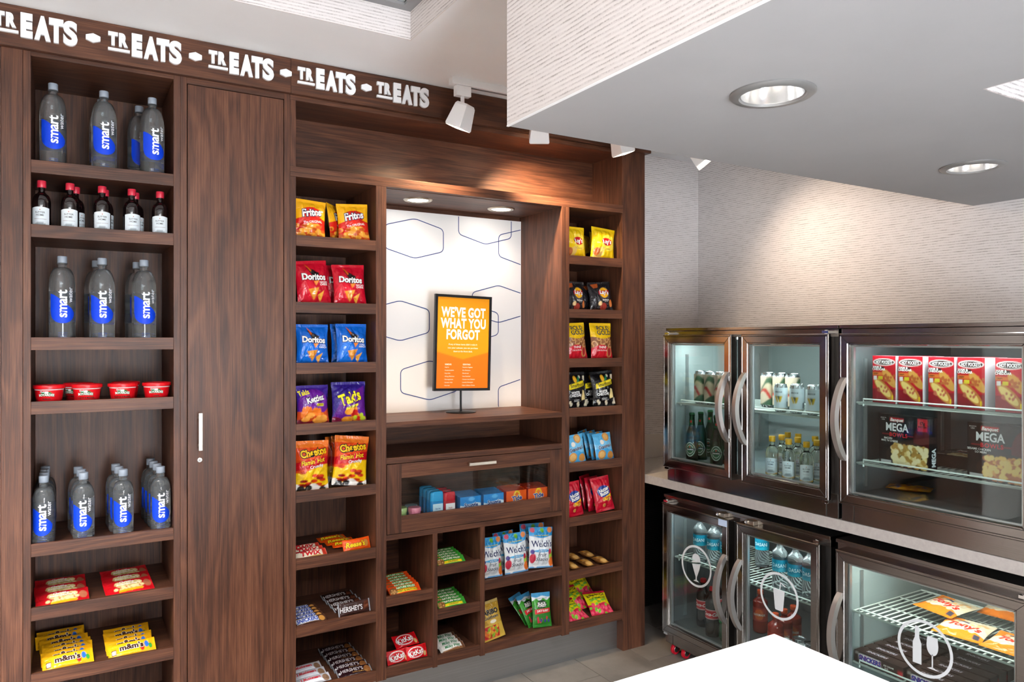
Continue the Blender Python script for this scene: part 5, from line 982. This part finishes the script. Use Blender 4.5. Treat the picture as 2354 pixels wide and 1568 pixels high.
for i in range(2): bag(K_NUT, 'red peanut cookie bag, %s behind the front one' % ('first', 'second')[i], 1368 - 14 * i, .125 + .06 * i, z, 16 + 10 * i, -10, 0, g, .98)
z = .4517; k = 0
for r_ in range(3):
    for c in range(3):
        y = .08 + .122 * r_; u = 1334 + 33 * c - 9 * r_
        if r_ == 2 and c == 2: continue
        o = place(K_COOK, 'small cookie pack lying, %s row, %s from the column side' % (('front', 'middle', 'back')[r_], ('first', 'second', 'third')[c]), (2.17 + .094 * c + .004 * r_, y, z + .0148), (-88, 0, -92 + rnd.uniform(-1, 1)), 'small cookie packs', 1.0); settle(o, 'end', z)
z = .1967
for i, (u, y, h, rx, rz) in enumerate(((1335, .03, .008, -66, 6), (1393, .035, .008, -62, -14), (1340, .13, .018, -58, 10), (1352, .21, .03, -50, 4))):
    o = place(K_SOUR, 'yellow sour candy bag, %s' % ('front one at the column side', 'front one near the end post', 'second from the front at the column side', 'dark rear one in the corner of the shelf')[i], (XatY(u, y), y, z + h), (rx, 0, rz), 'sour candy bags', 1.05); settle(o, 'end', z + (h - .008))

# sign in the niche
sx, sy = 1.655, .246
t = thing('poster_stand', 'black framed orange poster on a round table stand', 'sign', (sx, sy, 1.2601))
link('base', MB().lathe([(.074, 0), (.0745, .003), (.07, .0055), (.01, .0065)], 44).mesh('base', plain('black_metal', '#17171a', .35, .5), True), t)
link('pole', MB().lathe([(.0052, .006), (.0052, .12)], 16).mesh('pole', MATS['black_metal'], True), t)
fr = link('frame', None, t, (.004, -.002, .106), (0, R(1.4), 0))
mb = MB(); W2, Hh, b_ = .1545, .468, .0125
for a in ((-W2, 0, -W2 + b_, Hh), (W2 - b_, 0, W2, Hh), (-W2 + b_, 0, W2 - b_, b_), (-W2 + b_, Hh - b_, W2 - b_, Hh)): mb.box(a[0], -.009, a[1], a[2], .009, a[3])
link('frame_border', mb.mesh('frame_border', MATS['black_metal'], bevel=.001), fr)
def pa(A, B):
    C = np.tile(np.array(lin('#e0740e')), (len(A), 1)); m = B > .40 - .08 * (1 - np.abs(A)); C[m] = lin('#e6960c'); return C
gb, ga = np.meshgrid(np.linspace(0, 1, 81), np.linspace(-1, 1, 41), indexing='ij'); a, b = ga.ravel(), gb.ravel()
pw, ph_ = W2 - b_, Hh - 2 * b_
V = list(np.c_[a * pw, np.full(len(a), -.004), b_ + b * ph_]); F = [(j * 41 + i, j * 41 + i + 1, (j + 1) * 41 + i + 1, (j + 1) * 41 + i) for j in range(80) for i in range(40)]
po = link('poster', colored('poster', V, F, smooth_art(pa, a, b, .05, .0125), PAPERL, False), fr)
link('back_board', MB().box(-pw, -.003, b_, pw, .006, b_ + ph_).mesh('back_board', BLACKP), fr)
tx = [("WE'VE GOT", 0, .385, .047, WH, dict(b=.055, xs=.68, tr=1.05)), ('WHAT YOU', 0, .331, .047, WH, dict(b=.055, xs=.68, tr=1.05)), ('FORGOT', 0, .277, .047, WH, dict(b=.055, xs=.68, tr=1.05)),
      ("If any of these items didn't make it", 0, .227, .0082, '#fdf3dc', dict(b=.012)), ('into your suitcase, you can purchase', 0, .210, .0082, '#fdf3dc', dict(b=.012)), ('them at the front desk.', 0, .193, .0082, '#fdf3dc', dict(b=.012)),
      ('REMEDIES:', -.078, .129, .0072, '#fdf3dc', dict(b=.03, xs=.8)), ('ESSENTIALS:', .022, .129, .0072, '#fdf3dc', dict(b=.03, xs=.8))]
def left(s, x, z, h=.0056):
    P, _ = text2d(s, .012); return (s, x + (P[:, 0].max() - P[:, 0].min()) / 2 * h, z, h, '#fdf3dc', dict(b=.012))
for i, s in enumerate(('Aspirin', 'Acetaminophen', 'Ibuprofen', 'Allergy Medicine', 'Decongestants', 'Stomach Aids', 'First-Aid')): tx.append(left('· ' + s, -.1, .1155 - i * .0148))
for i, s in enumerate(('Feminine Hygiene', 'Dry Shampoo', 'Deodorant', 'Hand Sanitizer', 'Contact Lens Solution', 'Laundry Detergent', 'Fabric Softener Sheets')): tx.append(left('· ' + s, -.004, .1155 - i * .0148))
link('lettering', lettering('lettering', tx, lambda x, z, l: (x, -.0042 - l * .4, z)), po)['kind'] = 'stuff'

# ---------------------------------------------------------------- goods in the fridges (they face -x)
def inf(k, l, u, x, z, g=None, rz=0, s=1, rx=0): return place(k, l, (x, YatX(u, x), z), (rx, 0, -90 + rz), g, s)
def filed(u, x, n, step): y = YatX(u, x); return [(x, y - step * i) for i in range(n)]
z = 1.3002; g = 'tall craft cans'
for i, (x, y) in enumerate(filed(1611, 2.70, 3, .068)): place(K_TALL, 'tall patterned can behind the fridge door next to the shelving, %s in front' % ('first', 'second', 'third')[i], (x, y, z), (0, 0, -90 + 12 * i), g)
for i, (x, y) in enumerate(filed(1765, 2.83, 3, .07)): place(K_TALL, 'tall patterned can behind the second door, %s in the rear row' % ('first', 'second', 'third')[i], (x, y, z), (0, 0, -60 + 25 * i), g)
g = 'short wine cans'
for i, (x, y) in enumerate(filed(1795, 2.695, 3, .082) + filed(1833, 2.76, 2, .082)): place(K_WCAN, 'short pale blue wine can, %s' % ('first of the front row', 'second of the front row', 'third of the front row', 'first of the rear row', 'second of the rear row')[i], (x, y, z), (0, 0, -70 + 3 * i), g)
z = 1.0125; g = 'green beer bottles'
for i, (u, x) in enumerate(((1591, 2.685), (1611, 2.75), (1647, 2.69), (1633, 2.86), (1653, 2.81), (1676, 2.755))): inf(K_BEER, 'green beer bottle, %s' % ('first in front by the liner wall', 'second one beside the first', 'front one with its whole label showing', 'rearmost one in the middle', 'one close behind the whole label bottle', 'one half hidden by the door handle')[i], u, x, z, g, 24 + 8 * (i % 3))
g = 'small white wine bottles'
for i, (u, x) in enumerate(((1775, 2.71), (1813, 2.695), (1854, 2.685), (1797, 2.785), (1834, 2.775), (1878, 2.765), (1811, 2.885), (1835, 2.88), (1874, 2.87))): inf(K_WINE_W, 'small white wine bottle with yellow cap, %s' % ('front row, first', 'front row, second', 'front row, third', 'middle row, first', 'middle row, second', 'middle row, third', 'rear row, first', 'rear row, second', 'rear row, third')[i], u, x, z, g, 26 + 5 * (i % 3))
z = 1.3735; g = 'red frozen sandwich boxes'
for i, u in enumerate((2043, 2104, 2175, 2244, 2334)): inf(K_HOTP, 'red frozen sandwich box, %s from the freezer handle in the front row' % ('first', 'second', 'third', 'fourth', 'fifth')[i], u, 2.715, z, g, (-3, -4, -5, -6, -6)[i], .97)
for i, u in enumerate((2131, 2272)): inf(K_HOTP, 'red frozen sandwich box in the rear row, %s one' % ('nearer the handle', 'farther from the handle')[i], u, 2.79, z, g, 0, .97)
z = 1.1365; g = 'black frozen dinner boxes'
inf(K_BOWL1, 'black frozen dinner box showing macaroni, standing upright', 2086, 2.715, z, g, -6, .98); inf(K_BOWL2, 'black frozen dinner box showing noodles, cut by the frame edge', 2304, 2.71, z, g, -4, .98)
place(K_BOWL1, 'black frozen dinner box lying flat behind the upright ones', (2.84, YatX(2200, 2.84), z + .0235), (-90, 0, -90), g)
place(K_SNACK, 'orange snack pack lying on the upper freezer floor', (2.84, YatX(2085, 2.84), 1.0235), (-88, 0, -70), None)
z = .5142; g = 'mineral water bottles, lower fridge'
for i, (u, x, l) in enumerate(((1609, 2.70, 'first one behind the ice cream sign'), (1641, 2.70, 'second one behind the ice cream sign'), (1671, 2.71, 'third one, behind the handle'), (1752, 2.90, 'rear one behind the cup sign door'), (1793, 2.70, 'first front one behind the cup sign door'), (1829, 2.70, 'second front one behind the cup sign door'), (1863, 2.706, 'third front one behind the cup sign door'))):
    inf(K_DAS, 'clear water bottle with teal label, ' + l, u, x, z, g, 30 + 5 * (i % 3))
z = .1785
inf(K_COKE, 'cola bottle with red label and cap, front one', 1638, 2.69, z, 'cola bottles', 34); inf(K_COKE, 'cola bottle with red label and cap, partly covered on its side', 1617, 2.745, z, 'cola bottles', 30); inf(K_COKE, 'cola bottle with only its red cap showing at the back', 1646, 2.82, z, 'cola bottles', 0); inf(K_LIME, 'green lime soda bottle beside the cola bottles', 1670, 2.70, z, None, 30)
for i, (u, x) in enumerate(((1783, 2.74), (1803, 2.815), (1824, 2.89), (1748, 2.93))): inf(K_JUICE, 'red sports drink bottle with orange cap, %s' % ('front one', 'second one', 'third one', 'separate one at the back')[i], u, x, z, 'sports drink bottles', 30)
for i, (x, y) in enumerate(filed(1808, 2.70, 3, .0685) + filed(1838, 2.77, 3, .0685)): place(K_SODA[i % 3], 'soda can seen from above, %s' % ('first of the front row', 'second of the front row', 'third of the front row', 'first of the second row', 'second of the second row', 'third of the second row')[i], (x, y, z), (0, 0, -90 + 25 * i), 'soda cans')
z = .5475; g = 'frozen pizza packs'
for i, (u, v, h, rz, rx) in enumerate(((2165, 1488, .018, 8, -84), (2308, 1514, .018, 2, -84), (2140, 1433, .045, -10, -84), (2300, 1450, .045, 6, -84))):
    X, Y = atZ(u, v, z); place(K_PIZZA, 'frozen pizza pack in clear and orange film, %s' % ('large front one in the middle', 'front one at the frame side', 'rear one in the middle', 'rear one at the frame side')[i], (max(X, 2.69), Y, z + h), (rx, 0, -90 + rz), g, .95)
z = .3468
for c in range(2):
    y = -1.182 - .102 - .212 * c
    for i in range(6): place(K_ICE, 'brown ice cream bar box, %s of the file %s' % (ordn(i, 6), ('by the handle', 'in the middle of the shelf')[c]), (2.70 + .062 * i, y, z), (0, 0, -90), 'brown ice cream bar boxes')
